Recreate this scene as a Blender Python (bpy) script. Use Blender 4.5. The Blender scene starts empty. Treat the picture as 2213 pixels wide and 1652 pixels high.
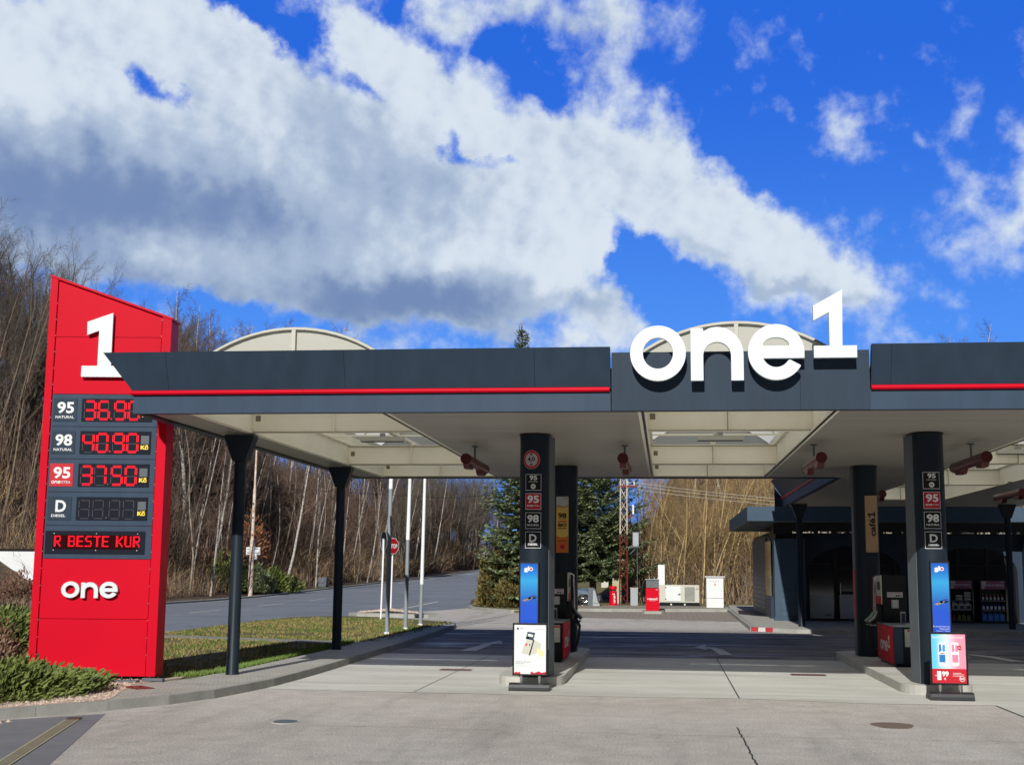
import bpy, math, random
from mathutils import Vector, Matrix
random.seed(7)
SC = bpy.context.scene
COL = SC.collection
# ------------------------------------------------------------------ camera
cam_d = bpy.data.cameras.new('camera'); cam = bpy.data.objects.new('camera', cam_d); COL.objects.link(cam)
CR, CU, CF = [Vector(v) for v in ((0.9929, 0.1187, 0.0088), (0.0085, -0.1440, 0.98955), (-0.11758, 0.98256, 0.14399))]
CF.normalize(); CR = (CR - CR.dot(CF) * CF).normalized(); CU = CR.cross(CF)
cam.matrix_world = Matrix(((CR.x, CU.x, -CF.x, 0), (CR.y, CU.y, -CF.y, 0), (CR.z, CU.z, -CF.z, 1.9), (0, 0, 0, 1)))
cam_d.sensor_width = 36; cam_d.lens = 45.107; cam_d.clip_start = 0.1; cam_d.clip_end = 9000
SC.camera = cam
# ------------------------------------------------------------------ view, sun
SC.view_settings.view_transform = 'Standard'; SC.view_settings.look = 'None'
SC.view_settings.exposure = 0.0; SC.view_settings.gamma = 1.0; SC.view_settings.use_curve_mapping = False
SUN_EL = math.radians(29.9); SDX = 0.09          # light travels towards +Y, drifting a little to +X
sd = Vector((SDX, 1, -math.tan(SUN_EL))).normalized()
sl = bpy.data.lights.new('sun', 'SUN'); sl.energy = 5.0; sl.angle = math.radians(0.5); sl.color = (1, 0.968, 0.915)
so = bpy.data.objects.new('sun', sl); COL.objects.link(so)
so.rotation_euler = sd.to_track_quat('-Z', 'Y').to_euler(); so.location = (0, -30, 40)
# ------------------------------------------------------------------ sky
W = bpy.data.worlds.new('World'); SC.world = W; W.use_nodes = True
nt = W.node_tree; nt.nodes.clear()
def N(t, **k):
    n = nt.nodes.new(t)
    for a, b in k.items(): setattr(n, a, b)
    return n
def lk(a, b): nt.links.new(a, b)
def mth(op, a, b=None, c=None, clamp=False):
    n = N('ShaderNodeMath', operation=op); n.use_clamp = clamp
    for i, v in enumerate((a, b, c)):
        if v is None: continue
        if isinstance(v, (int, float)): n.inputs[i].default_value = v
        else: lk(v, n.inputs[i])
    return n.outputs[0]
def mixc(f, a, b, bt='MIX'):
    n = N('ShaderNodeMix', data_type='RGBA', blend_type=bt)
    for i, v in ((0, f), (6, a), (7, b)):
        if isinstance(v, (int, float)): n.inputs[i].default_value = v
        elif isinstance(v, tuple): n.inputs[i].default_value = (*v, 1)
        else: lk(v, n.inputs[i])
    return n.outputs[2]
def ramp(f, lo, hi):
    n = N('ShaderNodeMapRange'); n.interpolation_type = 'SMOOTHSTEP'
    lk(f, n.inputs[0]); n.inputs[1].default_value = lo; n.inputs[2].default_value = hi
    return n.outputs[0]
sky = N('ShaderNodeTexSky', sky_type='NISHITA'); sky.sun_disc = False
sky.sun_elevation = SUN_EL; sky.sun_rotation = math.pi + math.atan(SDX); sky.air_density = 1.0; sky.dust_density = 0.3; sky.ozone_density = 3.0
tc = N('ShaderNodeTexCoord'); sx = N('ShaderNodeSeparateXYZ'); lk(tc.outputs['Generated'], sx.inputs[0])
AZ = mth('MULTIPLY', mth('ARCTAN2', sx.outputs[0], sx.outputs[1]), 57.2958)
EL = mth('MULTIPLY', mth('ARCSINE', sx.outputs[2]), 57.2958)
cv = N('ShaderNodeCombineXYZ'); lk(AZ, cv.inputs[0]); lk(EL, cv.inputs[1])
def noise(scale, det, rough, off=(0, 0, 0), lac=2.0, sc2=(1, 1, 1)):
    m = N('ShaderNodeMapping'); m.inputs[1].default_value = off; m.inputs[3].default_value = sc2; lk(cv.outputs[0], m.inputs[0])
    n = N('ShaderNodeTexNoise'); n.inputs['Scale'].default_value = scale; n.inputs['Detail'].default_value = det
    n.inputs['Roughness'].default_value = rough; n.inputs['Lacunarity'].default_value = lac; lk(m.outputs[0], n.inputs['Vector'])
    return n
wn = noise(0.30, 5, 0.6); wv = N('ShaderNodeSeparateColor'); lk(wn.outputs['Color'], wv.inputs[0])
AZw = mth('ADD', AZ, mth('MULTIPLY', mth('SUBTRACT', wv.outputs[0], 0.5), 4.6))
ELw = mth('ADD', EL, mth('MULTIPLY', mth('SUBTRACT', wv.outputs[1], 0.5), 3.4))
def d2a(x, y):   # sky positions written on a 2212-wide sheet, turned into azimuth and elevation
    a = (x - 1106) / 2772.0; b = (826 - y) / 2772.0
    d = CF + a * CR + b * CU; d.normalize()
    return math.degrees(math.atan2(d.x, d.y)), math.degrees(math.asin(d.z))
def blob(cx, cy, rx, ry, rot, w):
    a, e = d2a(cx, cy); k = 48.4
    rx /= k; ry /= k; c_, s_ = math.cos(math.radians(rot)), math.sin(math.radians(rot))
    dx = mth('SUBTRACT', AZw, a); dy = mth('SUBTRACT', ELw, e)
    u = mth('MULTIPLY_ADD', dx, c_ / rx, mth('MULTIPLY', dy, -s_ / rx)); v = mth('MULTIPLY_ADD', dx, s_ / ry, mth('MULTIPLY', dy, c_ / ry))
    r2 = mth('MULTIPLY_ADD', u, u, mth('MULTIPLY', v, v))
    return mth('MULTIPLY', mth('EXPONENT', mth('MULTIPLY', r2, -0.8)), w)
def summ(L):
    s = L[0]
    for b in L[1:]: s = mth('ADD', s, b)
    return s
side = mth('MAXIMUM', ramp(EL, 26, 44), ramp(mth('ABSOLUTE', AZ), 31, 45))
dens = summ([blob(*b) for b in (
    (90, 200, 330, 190, 15, 1.0), (420, 300, 330, 190, 25, 1.0), (140, 470, 330, 130, 0, 1.0), (560, 520, 330, 110, 10, 1.0), (800, 420, 260, 190, 30, 1.0), (900, 600, 260, 75, 0, 1.15),
    (500, 130, 300, 80, 32, .85), (250, 60, 200, 60, 10, .6), (30, 60, 70, 60, 0, .5), (800, 110, 210, 60, 42, .85), (1060, 290, 260, 75, 38, .9), (1150, 560, 200, 75, -10, 1.0), (1120, 430, 170, 90, 20, .8), (1240, 390, 120, 50, 40, .6),
    (1480, 440, 250, 85, 32, 1.1), (1700, 560, 190, 62, 22, 1.15), (1330, 330, 190, 60, 35, .7), (1400, 220, 140, 40, 30, .5), (1180, 30, 260, 60, 5, .62), (1350, 60, 90, 80, 60, .3), (980, 60, 60, 90, -35, .45), (960, 660, 130, 40, 0, .5),
    (1320, 680, 95, 50, 15, .8), (1230, 735, 60, 25, 0, .5), (1830, 280, 60, 45, 55, .55), (2110, 505, 70, 80, 20, .46), (2225, 410, 45, 120, 10, .62), (2085, 400, 70, 35, 30, .26), (2105, 255, 35, 40, 0, .36), (1990, 725, 55, 25, 0, .42), (1960, 290, 35, 25, 30, .26), (1595, 95, 60, 40, 40, .25), (1620, 190, 25, 50, 0, .2),
    (330, 190, 85, 38, 28, -1.45), (322, 278, 20, 14, 0, -.6), (560, 40, 130, 28, 35, -.8), (670, 70, 45, 40, 30, -.7), (800, 190, 70, 22, 45, -.6), (975, 320, 75, 26, 48, -.95), (1075, 362, 65, 20, 8, -1.1), (850, 35, 45, 40, 20, -.6), (970, 150, 50, 28, 50, -.55), (1180, 190, 110, 30, 45, -.7), (100, 10, 60, 25, 0, -.8),
    (1340, 520, 95, 36, 55, -.95), (1440, 620, 110, 45, 40, -.6), (560, 665, 330, 30, 5, -.7), (1060, 110, 40, 30, 0, -.4), (1600, 330, 110, 50, 40, -.5))])
fb = noise(0.6, 10, 0.575, (3, 1, 0)); fbo = noise(0.6, 4, 0.5, (3.5, 1.1, 0)); fbs = noise(0.6, 4, 0.5, (3, 0, 0)) if 0 else noise(0.6, 4, 0.5, (3, 1, 0)); fb2 = noise(0.22, 4, 0.5, (9, 4, 2), 2.2, (1, 1.5, 1))
dd = mth('ADD', dens, mth('ADD', mth('MULTIPLY', mth('SUBTRACT', fb.outputs[0], 0.5), 1.6), mth('MULTIPLY', mth('SUBTRACT', fb2.outputs[0], 0.5), 0.25)))
cover = mth('MULTIPLY', ramp(dd, 0.08, 0.92), mth('SUBTRACT', 1.0, mth('MULTIPLY', side, 0.85)))
dark = summ([blob(*b) for b in ((30, 400, 360, 130, 5, 1.45), (330, 440, 260, 70, 8, .75), (940, 655, 220, 55, 0, 1.5), (560, 470, 150, 60, 20, .6), (400, 610, 330, 38, 6, .8), (760, 610, 170, 34, 5, .7), (900, 420, 150, 80, 20, .55), (1000, 520, 60, 50, 0, -.5), (1700, 618, 160, 18, 8, .7), (1520, 545, 120, 25, 20, .4), (700, 240, 110, 50, 40, .3), (1240, 60, 200, 60, 0, .5), (1240, 560, 60, 60, 0, -.4), (1290, 640, 90, 25, 0, .5), (260, 130, 200, 40, 15, .2), (330, 540, 80, 30, 10, -.5), (760, 400, 330, 150, 25, .4), (1300, 350, 200, 60, 35, .25), (60, 180, 120, 60, 0, -.3))])
sn = noise(0.3, 7, 0.56, (20, 7, 3), 2.1, (1, 1.4, 1))
relief = mth('MULTIPLY', mth('SUBTRACT', fbo.outputs[0], fbs.outputs[0]), 1.15)
sh = ramp(mth('ADD', mth('ADD', dark, relief), mth('MULTIPLY', mth('SUBTRACT', sn.outputs[0], 0.5), 0.85)), -0.45, 1.9)
blue = mixc(ramp(EL, 4, 23), (0.085, 0.32, 0.98), (0.016, 0.138, 0.74))
blue = mixc(side, blue, (0.03, 0.055, 0.13))
nis = mixc(1.0, sky.outputs[0], (0.10, 0.10, 0.10), 'MULTIPLY')
clear = mixc(0.95, nis, blue)
cloud = mixc(ramp(sh, 0.0, 0.5), (0.72, 0.80, 0.88), (0.42, 0.52, 0.67))
cloud = mixc(ramp(sh, 0.40, 1.15), cloud, (0.15, 0.235, 0.44))
fin = mixc(mth('MULTIPLY', cover, 0.97), clear, cloud)
low = ramp(EL, -2, 1.5)
fin = mixc(low, (0.16, 0.15, 0.13), fin)
bg = N('ShaderNodeBackground'); lk(fin, bg.inputs[0]); bg.inputs[1].default_value = 1.0
wo = N('ShaderNodeOutputWorld'); lk(bg.outputs[0], wo.inputs[0])
# ------------------------------------------------------------------ materials
def lin(r, g, b):
    f = lambda c: (c / 255 / 12.92) if c <= 10 else ((c / 255 + .055) / 1.055) ** 2.4
    return (f(r), f(g), f(b), 1)
M = {}
def mat(name, col, rough=0.5, metal=0.0, var=0.0, vs=3.0, bump=0.0, bs=40.0, emit=0.0, col2=None, spec=0.5, coat=0.0, transl=0.0, alpha=1.0, stretch=(1, 1, 1)):
    m = bpy.data.materials.new(name); m.use_nodes = True; t = m.node_tree; b = t.nodes['Principled BSDF']
    b.inputs['Base Color'].default_value = col; b.inputs['Roughness'].default_value = rough; b.inputs['Metallic'].default_value = metal
    b.inputs['Specular IOR Level'].default_value = spec; b.inputs['Coat Weight'].default_value = coat
    if emit: b.inputs['Emission Color'].default_value = col; b.inputs['Emission Strength'].default_value = emit
    if var or bump or col2:
        tcn = t.nodes.new('ShaderNodeTexCoord'); mp = t.nodes.new('ShaderNodeMapping'); mp.inputs[3].default_value = stretch
        t.links.new(tcn.outputs['Object'], mp.inputs[0])
        nz = t.nodes.new('ShaderNodeTexNoise'); nz.inputs['Scale'].default_value = vs; nz.inputs['Detail'].default_value = 6; nz.inputs['Roughness'].default_value = .62
        t.links.new(mp.outputs[0], nz.inputs['Vector'])
        mr = t.nodes.new('ShaderNodeMapRange'); mr.inputs[1].default_value = .3; mr.inputs[2].default_value = .7; t.links.new(nz.outputs[0], mr.inputs[0])
        mx = t.nodes.new('ShaderNodeMix'); mx.data_type = 'RGBA'; t.links.new(mr.outputs[0], mx.inputs[0])
        c2 = col2 or tuple([min(1, v * (1 + var)) for v in col[:3]]) + (1,)
        c1 = col if col2 else tuple([v * (1 - var) for v in col[:3]]) + (1,)
        mx.inputs[6].default_value = c1; mx.inputs[7].default_value = c2; t.links.new(mx.outputs[2], b.inputs['Base Color'])
        if bump:
            n2 = t.nodes.new('ShaderNodeTexNoise'); n2.inputs['Scale'].default_value = bs; n2.inputs['Detail'].default_value = 4; t.links.new(mp.outputs[0], n2.inputs['Vector'])
            bp = t.nodes.new('ShaderNodeBump'); bp.inputs['Strength'].default_value = bump; bp.inputs['Distance'].default_value = .02
            t.links.new(n2.outputs[0], bp.inputs['Height']); t.links.new(bp.outputs[0], b.inputs['Normal'])
    if transl:
        tr = t.nodes.new('ShaderNodeBsdfTranslucent'); tr.inputs[0].default_value = col; ms = t.nodes.new('ShaderNodeMixShader'); ms.inputs[0].default_value = transl
        t.links.new(b.outputs[0], ms.inputs[1]); t.links.new(tr.outputs[0], ms.inputs[2]); t.links.new(ms.outputs[0], t.nodes['Material Output'].inputs[0])
    M[name] = m
    return m
mat('slate', lin(44, 57, 71), .5, spec=.12, var=.12, vs=1.2, stretch=(3, 3, .5))
mat('slate_light', lin(51, 67, 85), .45, spec=.15, var=.10, vs=1.2, stretch=(3, 3, .5))
mat('siding', lin(64, 81, 97), .5, spec=.12, var=.1, vs=1.5)
mat('slate_seam', lin(25, 30, 36), .6)
mat('anthracite', lin(18, 21, 25), .4, spec=.2, var=.1, vs=2)
mat('anthracite_blue', lin(31, 40, 49), .42, var=.08, vs=2, spec=.15)
mat('red', (0.52, 0.003, 0.017, 1), .42, spec=.08, var=.05, vs=.7, bump=.04, bs=1.2)
mat('red_matt', (0.45, 0.008, 0.02, 1), .5, spec=.3)
mat('red_lamp', (0.07, 0.005, 0.008, 1), .35, spec=.3)
mat('white', (.60, .67, .68, 1), .4)
mat('white_matt', (.63, .65, .65, 1), .6, var=.03)
mat('offwhite', lin(184, 183, 170), .6, var=.05)
mat('cream', lin(240, 235, 214), .5, var=.05, vs=1.2)
mat('cream_dark', lin(120, 112, 92), .6)
mat('soffit', lin(162, 157, 147), .42, var=.13, vs=1.0, stretch=(.12, 7, 1))
mat('vault', (.92, .91, .84, 1), .55, transl=.78)
mat('leaf_orange', lin(150, 98, 62), .9, var=.2, vs=3)
mat('gable', (.56, .56, .49, 1), .6, transl=.35)
mat('patch_brown', lin(112, 96, 84), .85, var=.2, vs=20, bump=.3)
mat('black', (.010, .011, .012, 1), .4, spec=.2)
mat('screen_black', (.008, .010, .018, 1), .6, spec=.1)
mat('rubber', (.018, .02, .024, 1), .45)
mat('steel', lin(150, 152, 155), .35, metal=.8)
mat('chrome', lin(200, 200, 200), .15, metal=1)
mat('galv', lin(150, 155, 158), .45, metal=.35, var=.1, vs=6)
mat('galv_dark', lin(92, 98, 104), .5, metal=.1, spec=.2, var=.1)
mat('led', (.9, .006, .02, 1), .6, emit=.75, spec=.1)
mat('led_off', lin(70, 72, 78), .5)
mat('led_board', (.02, .001, .002, 1), .7, spec=.05)
mat('kc_yellow', (.85, .62, .03, 1), .5)
mat('grey_plate', lin(70, 80, 84), .5)
mat('sign_white', (.72, .74, .74, 1), .5)
mat('sign_grey', (.38, .39, .40, 1), .5)
mat('conc', lin(178, 176, 168), .85, var=.16, vs=1.3, bump=.25, bs=30)
mat('kerb', lin(150, 150, 143), .85, var=.15, vs=3, bump=.3, bs=50)
mat('yellow_ad', lin(196, 160, 70), .5, col2=lin(205, 175, 90))
mat('straw', lin(225, 205, 150), .5)
mat('orange_ad', lin(190, 95, 25), .5)
mat('plywood', lin(168, 138, 108), .6, col2=lin(150, 120, 90), vs=9, stretch=(6, 6, .3))
mat('asph_dark', lin(114, 115, 118), .85, var=.12, vs=2, bump=.2)
mat('paint', lin(200, 197, 188), .7, var=.12, vs=8)
mat('mark_red', lin(170, 45, 55), .7, var=.1)
mat('glass', (.012, .014, .016, 1), .06, spec=.6)
mat('glass_car', (.02, .025, .03, 1), .05)
mat('frost', lin(172, 178, 176), .5)
mat('rust_red', lin(110, 42, 34), .7, var=.2, vs=5)
mat('rust', lin(150, 80, 50), .8, col2=lin(205, 200, 190), vs=4)
mat('old_white', lin(225, 220, 210), .6, col2=lin(170, 130, 105), vs=2.2)
mat('pole_white', (.78, .79, .8, 1), .35)
mat('pole_white_shaded', lin(135, 142, 148), .4)
mat('lime', lin(150, 200, 40), .5)
mat('mint', lin(205, 222, 212), .5)
mat('pillar_beige', lin(165, 160, 130), .8, var=.1)
mat('carpaint', lin(105, 120, 135), .25, metal=.5, coat=.6)
mat('tyre', (.012, .012, .013, 1), .8)
mat('bark_birch', lin(205, 200, 190), .8, col2=lin(90, 82, 76), vs=5, stretch=(1, 1, 3))
mat('bark_grey', lin(165, 156, 142), .85, col2=lin(110, 98, 84), vs=3)
mat('bark_dark', lin(88, 74, 62), .9, col2=lin(128, 114, 98), vs=4)
mat('twig_brown', lin(100, 80, 68), .9, var=.3, vs=.4)
mat('twig_grey', lin(98, 84, 74), .9, var=.3, vs=.3)
mat('twig_dark', lin(92, 84, 74), .9, var=.3, vs=.5)
mat('twig_gold', lin(150, 126, 86), .9, var=.35, vs=.5)
mat('bark_gold', lin(178, 156, 112), .85, var=.25, vs=2)
mat('needle', lin(98, 114, 84), .7, col2=lin(128, 138, 94), vs=1.6)
mat('juniper', lin(66, 82, 38), .75, col2=lin(122, 132, 62), vs=3)
mat('thuja', lin(88, 84, 44), .8, col2=lin(124, 108, 56), vs=3)
mat('barberry', lin(92, 62, 48), .85, col2=lin(130, 100, 80), vs=5)
mat('drybush', lin(112, 92, 74), .85, col2=lin(150, 130, 105), vs=4)
mat('pebble', lin(205, 185, 165), .8, col2=lin(160, 140, 125), vs=12)
mat('iron', lin(70, 60, 50), .6, var=.2, vs=8)
mat('skyblue', lin(60, 140, 225), .4)
mat('pink', lin(232, 120, 150), .4)
mat('bottle_blue', lin(30, 55, 120), .35)
mat('can_blue', lin(35, 110, 175), .35)
mat('bottle_red', lin(150, 60, 35), .4)
mat('green_bag', lin(110, 130, 50), .5)
mat('purple', lin(120, 60, 90), .5)
mat('light', (1, .93, .82, 1), .5, emit=1.0)
mat('light_dim', (.9, .8, .65, 1), .5, emit=.35)

def custom(name, build):
    m = bpy.data.materials.new(name); m.use_nodes = True; t = m.node_tree; b = t.nodes['Principled BSDF']
    build(t, b); M[name] = m; return m
def tn(t, ty, **kw):
    n = t.nodes.new(ty)
    for k, v in kw.items(): setattr(n, k, v)
    return n
def tnoise(t, src, scale, det=5, rough=.6, stretch=(1, 1, 1)):
    mp = tn(t, 'ShaderNodeMapping'); mp.inputs[3].default_value = stretch; t.links.new(src, mp.inputs[0])
    n = tn(t, 'ShaderNodeTexNoise'); n.inputs['Scale'].default_value = scale; n.inputs['Detail'].default_value = det; n.inputs['Roughness'].default_value = rough
    t.links.new(mp.outputs[0], n.inputs['Vector']); return n.outputs[0]
def tmr(t, f, lo, hi, a=0, b=1):
    n = tn(t, 'ShaderNodeMapRange'); t.links.new(f, n.inputs[0]); n.inputs[1].default_value = lo; n.inputs[2].default_value = hi; n.inputs[3].default_value = a; n.inputs[4].default_value = b
    return n.outputs[0]
def tmix(t, f, a, b, bt='MIX'):
    n = tn(t, 'ShaderNodeMix', data_type='RGBA', blend_type=bt)
    for i, v in ((0, f), (6, a), (7, b)):
        if isinstance(v, (int, float)): n.inputs[i].default_value = v
        elif isinstance(v, tuple): n.inputs[i].default_value = v
        else: t.links.new(v, n.inputs[i])
    return n.outputs[2]
def tbump(t, b, h, s, d=.02):
    bp = tn(t, 'ShaderNodeBump'); bp.inputs['Strength'].default_value = s; bp.inputs['Distance'].default_value = d
    t.links.new(h, bp.inputs['Height']); t.links.new(bp.outputs[0], b.inputs['Normal'])
def asphalt(t, b, base, base2, grit=1.0, lanes=False):
    o = tn(t, 'ShaderNodeTexCoord').outputs['Object']
    big = tmr(t, tnoise(t, o, .25, 5, .6), .35, .65); med = tnoise(t, o, 2.2, 6, .7); fine = tnoise(t, o, 38, 3, .8); finer = tnoise(t, o, 110, 2, .8)
    c = tmix(t, big, base, base2)
    c = tmix(t, 1.0, c, tmix(t, tmr(t, med, .3, .7), (.82, .82, .82, 1), (1.12, 1.12, 1.12, 1)), 'MULTIPLY')
    c = tmix(t, 1.0, c, tmix(t, tmr(t, fine, .3, .7), (1 - .5 * grit,) * 3 + (1,), (1 + .5 * grit,) * 3 + (1,)), 'MULTIPLY')
    c = tmix(t, 1.0, c, tmix(t, tmr(t, finer, .3, .7), (1 - .25 * grit,) * 3 + (1,), (1 + .25 * grit,) * 3 + (1,)), 'MULTIPLY')
    # dirt streaks left by tyres along the lanes, and pale wear
    st = tmr(t, tnoise(t, o, 1.1, 6, .65, (1.0, .10, 1)), .52, .74)
    c = tmix(t, tmr(t, st, 0, 1, 0, .35), c, (.055, .05, .045, 1))
    if lanes:   # base darkened over the canopy's shadow band as painted shade, plus damp oily blots
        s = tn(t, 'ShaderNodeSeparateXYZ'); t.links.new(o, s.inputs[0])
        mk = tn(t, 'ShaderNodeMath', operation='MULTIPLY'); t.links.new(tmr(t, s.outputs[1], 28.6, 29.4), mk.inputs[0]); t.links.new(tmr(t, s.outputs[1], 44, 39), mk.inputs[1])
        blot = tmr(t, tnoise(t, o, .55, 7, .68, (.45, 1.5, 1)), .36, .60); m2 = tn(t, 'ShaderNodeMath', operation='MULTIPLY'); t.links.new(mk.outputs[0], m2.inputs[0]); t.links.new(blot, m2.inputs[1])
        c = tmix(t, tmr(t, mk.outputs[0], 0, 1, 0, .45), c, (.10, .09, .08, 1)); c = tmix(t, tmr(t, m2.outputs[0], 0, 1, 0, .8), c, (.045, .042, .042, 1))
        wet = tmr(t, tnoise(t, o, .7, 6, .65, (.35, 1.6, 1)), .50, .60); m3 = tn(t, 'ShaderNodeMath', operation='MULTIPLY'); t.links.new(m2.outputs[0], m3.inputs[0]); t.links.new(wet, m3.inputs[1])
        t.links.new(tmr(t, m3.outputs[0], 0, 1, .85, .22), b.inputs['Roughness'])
    spot = tmr(t, tnoise(t, o, 3.4, 5, .75), .63, .70); c = tmix(t, tmr(t, spot, 0, 1, 0, .5), c, (.08, .07, .06, 1))
    t.links.new(c, b.inputs['Base Color'])
    if not lanes: b.inputs['Roughness'].default_value = .85
    tbump(t, b, fine, .6 * grit, .02)
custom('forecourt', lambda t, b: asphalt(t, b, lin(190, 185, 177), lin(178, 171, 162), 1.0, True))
custom('roadtar', lambda t, b: asphalt(t, b, lin(124, 130, 138), lin(110, 116, 124), .5))
def concrete(t, b):
    o = tn(t, 'ShaderNodeTexCoord').outputs['Object']
    c = tmix(t, tmr(t, tnoise(t, o, .6, 6, .65, (.45, 1.6, 1)), .32, .68), lin(178, 177, 168), lin(206, 206, 197))
    c = tmix(t, tmr(t, tnoise(t, o, .9, 7, .7, (.35, 2.4, 1)), .54, .76, 0, .6), c, lin(142, 134, 116))
    c = tmix(t, tmr(t, tnoise(t, o, 2.5, 6, .7), .60, .78, 0, .55), c, lin(112, 104, 92))
    c = tmix(t, 1.0, c, tmix(t, tmr(t, tnoise(t, o, 60, 3, .7), .3, .7), (.9, .9, .9, 1), (1.08, 1.08, 1.08, 1)), 'MULTIPLY')
    t.links.new(c, b.inputs['Base Color']); b.inputs['Roughness'].default_value = .75
    tbump(t, b, tnoise(t, o, 25, 4, .7), .15)
custom('slab', concrete)
def pavers(t, b, c1, c2, w, h, mortar, off=.5):
    o = tn(t, 'ShaderNodeTexCoord').outputs['Object']
    br = tn(t, 'ShaderNodeTexBrick'); br.inputs['Color1'].default_value = c1; br.inputs['Color2'].default_value = c2; br.inputs['Mortar'].default_value = mortar
    br.inputs['Scale'].default_value = 1; br.inputs['Brick Width'].default_value = w; br.inputs['Row Height'].default_value = h; br.inputs['Mortar Size'].default_value = .009; br.offset = off
    t.links.new(o, br.inputs['Vector'])
    c = tmix(t, 1.0, br.outputs['Color'], tmix(t, tmr(t, tnoise(t, o, 1.6, 6, .7), .3, .7), (.85, .85, .85, 1), (1.1, 1.1, 1.1, 1)), 'MULTIPLY')
    t.links.new(c, b.inputs['Base Color']); b.inputs['Roughness'].default_value = .85
    tbump(t, b, br.outputs['Fac'], -.4, .01)
custom('paver_light', lambda t, b: pavers(t, b, lin(178, 176, 166), lin(165, 164, 156), .2, .1, lin(120, 116, 106)))
custom('paver_back', lambda t, b: pavers(t, b, lin(150, 140, 128), lin(138, 130, 118), .45, .3, lin(80, 70, 58)))
custom('grass_block', lambda t, b: pavers(t, b, lin(150, 146, 132), lin(138, 136, 122), .3, .2, lin(70, 72, 40)))
def grassm(t, b, dry=0.5):
    o = tn(t, 'ShaderNodeTexCoord').outputs['Object']
    c = tmix(t, tmr(t, tnoise(t, o, .8, 6, .7), .35, .65), lin(92, 98, 46), lin(134, 120, 74))
    c = tmix(t, tmr(t, tnoise(t, o, 14, 4, .8), .3, .7, 0, .7), c, lin(82, 80, 40))
    t.links.new(c, b.inputs['Base Color']); b.inputs['Roughness'].default_value = .95
    tbump(t, b, tnoise(t, o, 30, 4, .8), 1.0, .04)
custom('grass', grassm)
def litter(t, b):
    o = tn(t, 'ShaderNodeTexCoord').outputs['Object']
    c = tmix(t, tmr(t, tnoise(t, o, .35, 6, .7), .35, .65), lin(104, 82, 62), lin(138, 114, 86))
    c = tmix(t, tmr(t, tnoise(t, o, 3, 6, .8), .4, .66), c, lin(70, 52, 42))
    t.links.new(c, b.inputs['Base Color']); b.inputs['Roughness'].default_value = .95
    tbump(t, b, tnoise(t, o, 4, 6, .8), 1.0, .3)
custom('litter', litter)
def screen_blue(t, b):
    o = tn(t, 'ShaderNodeTexCoord').outputs['Generated']; s = tn(t, 'ShaderNodeSeparateXYZ'); t.links.new(o, s.inputs[0])
    r = tn(t, 'ShaderNodeValToRGB'); t.links.new(s.outputs[2], r.inputs[0]); e = r.color_ramp.elements
    e[0].position = 0; e[0].color = (.015, .10, .72, 1); e[1].position = 1; e[1].color = (.012, .13, .62, 1)
    for p, c in ((.30, (.012, .10, .75, 1)), (.42, (.02, .14, .62, 1)), (.5, (.03, .25, .70, 1)), (.72, (.05, .50, .92, 1)), (.86, (.02, .26, .80, 1))): x = e.new(p); x.color = c
    t.links.new(r.outputs[0], b.inputs['Emission Color']); b.inputs['Emission Strength'].default_value = .85; b.inputs['Base Color'].default_value = (.01, .02, .05, 1); b.inputs['Roughness'].default_value = .15
custom('screen_blue', screen_blue)
def poster2(t, b):
    o = tn(t, 'ShaderNodeTexCoord').outputs['Generated']; s = tn(t, 'ShaderNodeSeparateXYZ'); t.links.new(o, s.inputs[0])
    r = tn(t, 'ShaderNodeValToRGB'); t.links.new(s.outputs[0], r.inputs[0]); e = r.color_ramp.elements
    e[0].position = .1; e[0].color = lin(95, 185, 215); e[1].position = .75; e[1].color = lin(225, 140, 160); x = e.new(.42); x.color = lin(190, 215, 225)
    t.links.new(r.outputs[0], b.inputs['Base Color']); b.inputs['Roughness'].default_value = .3
custom('poster2', poster2)
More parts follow.
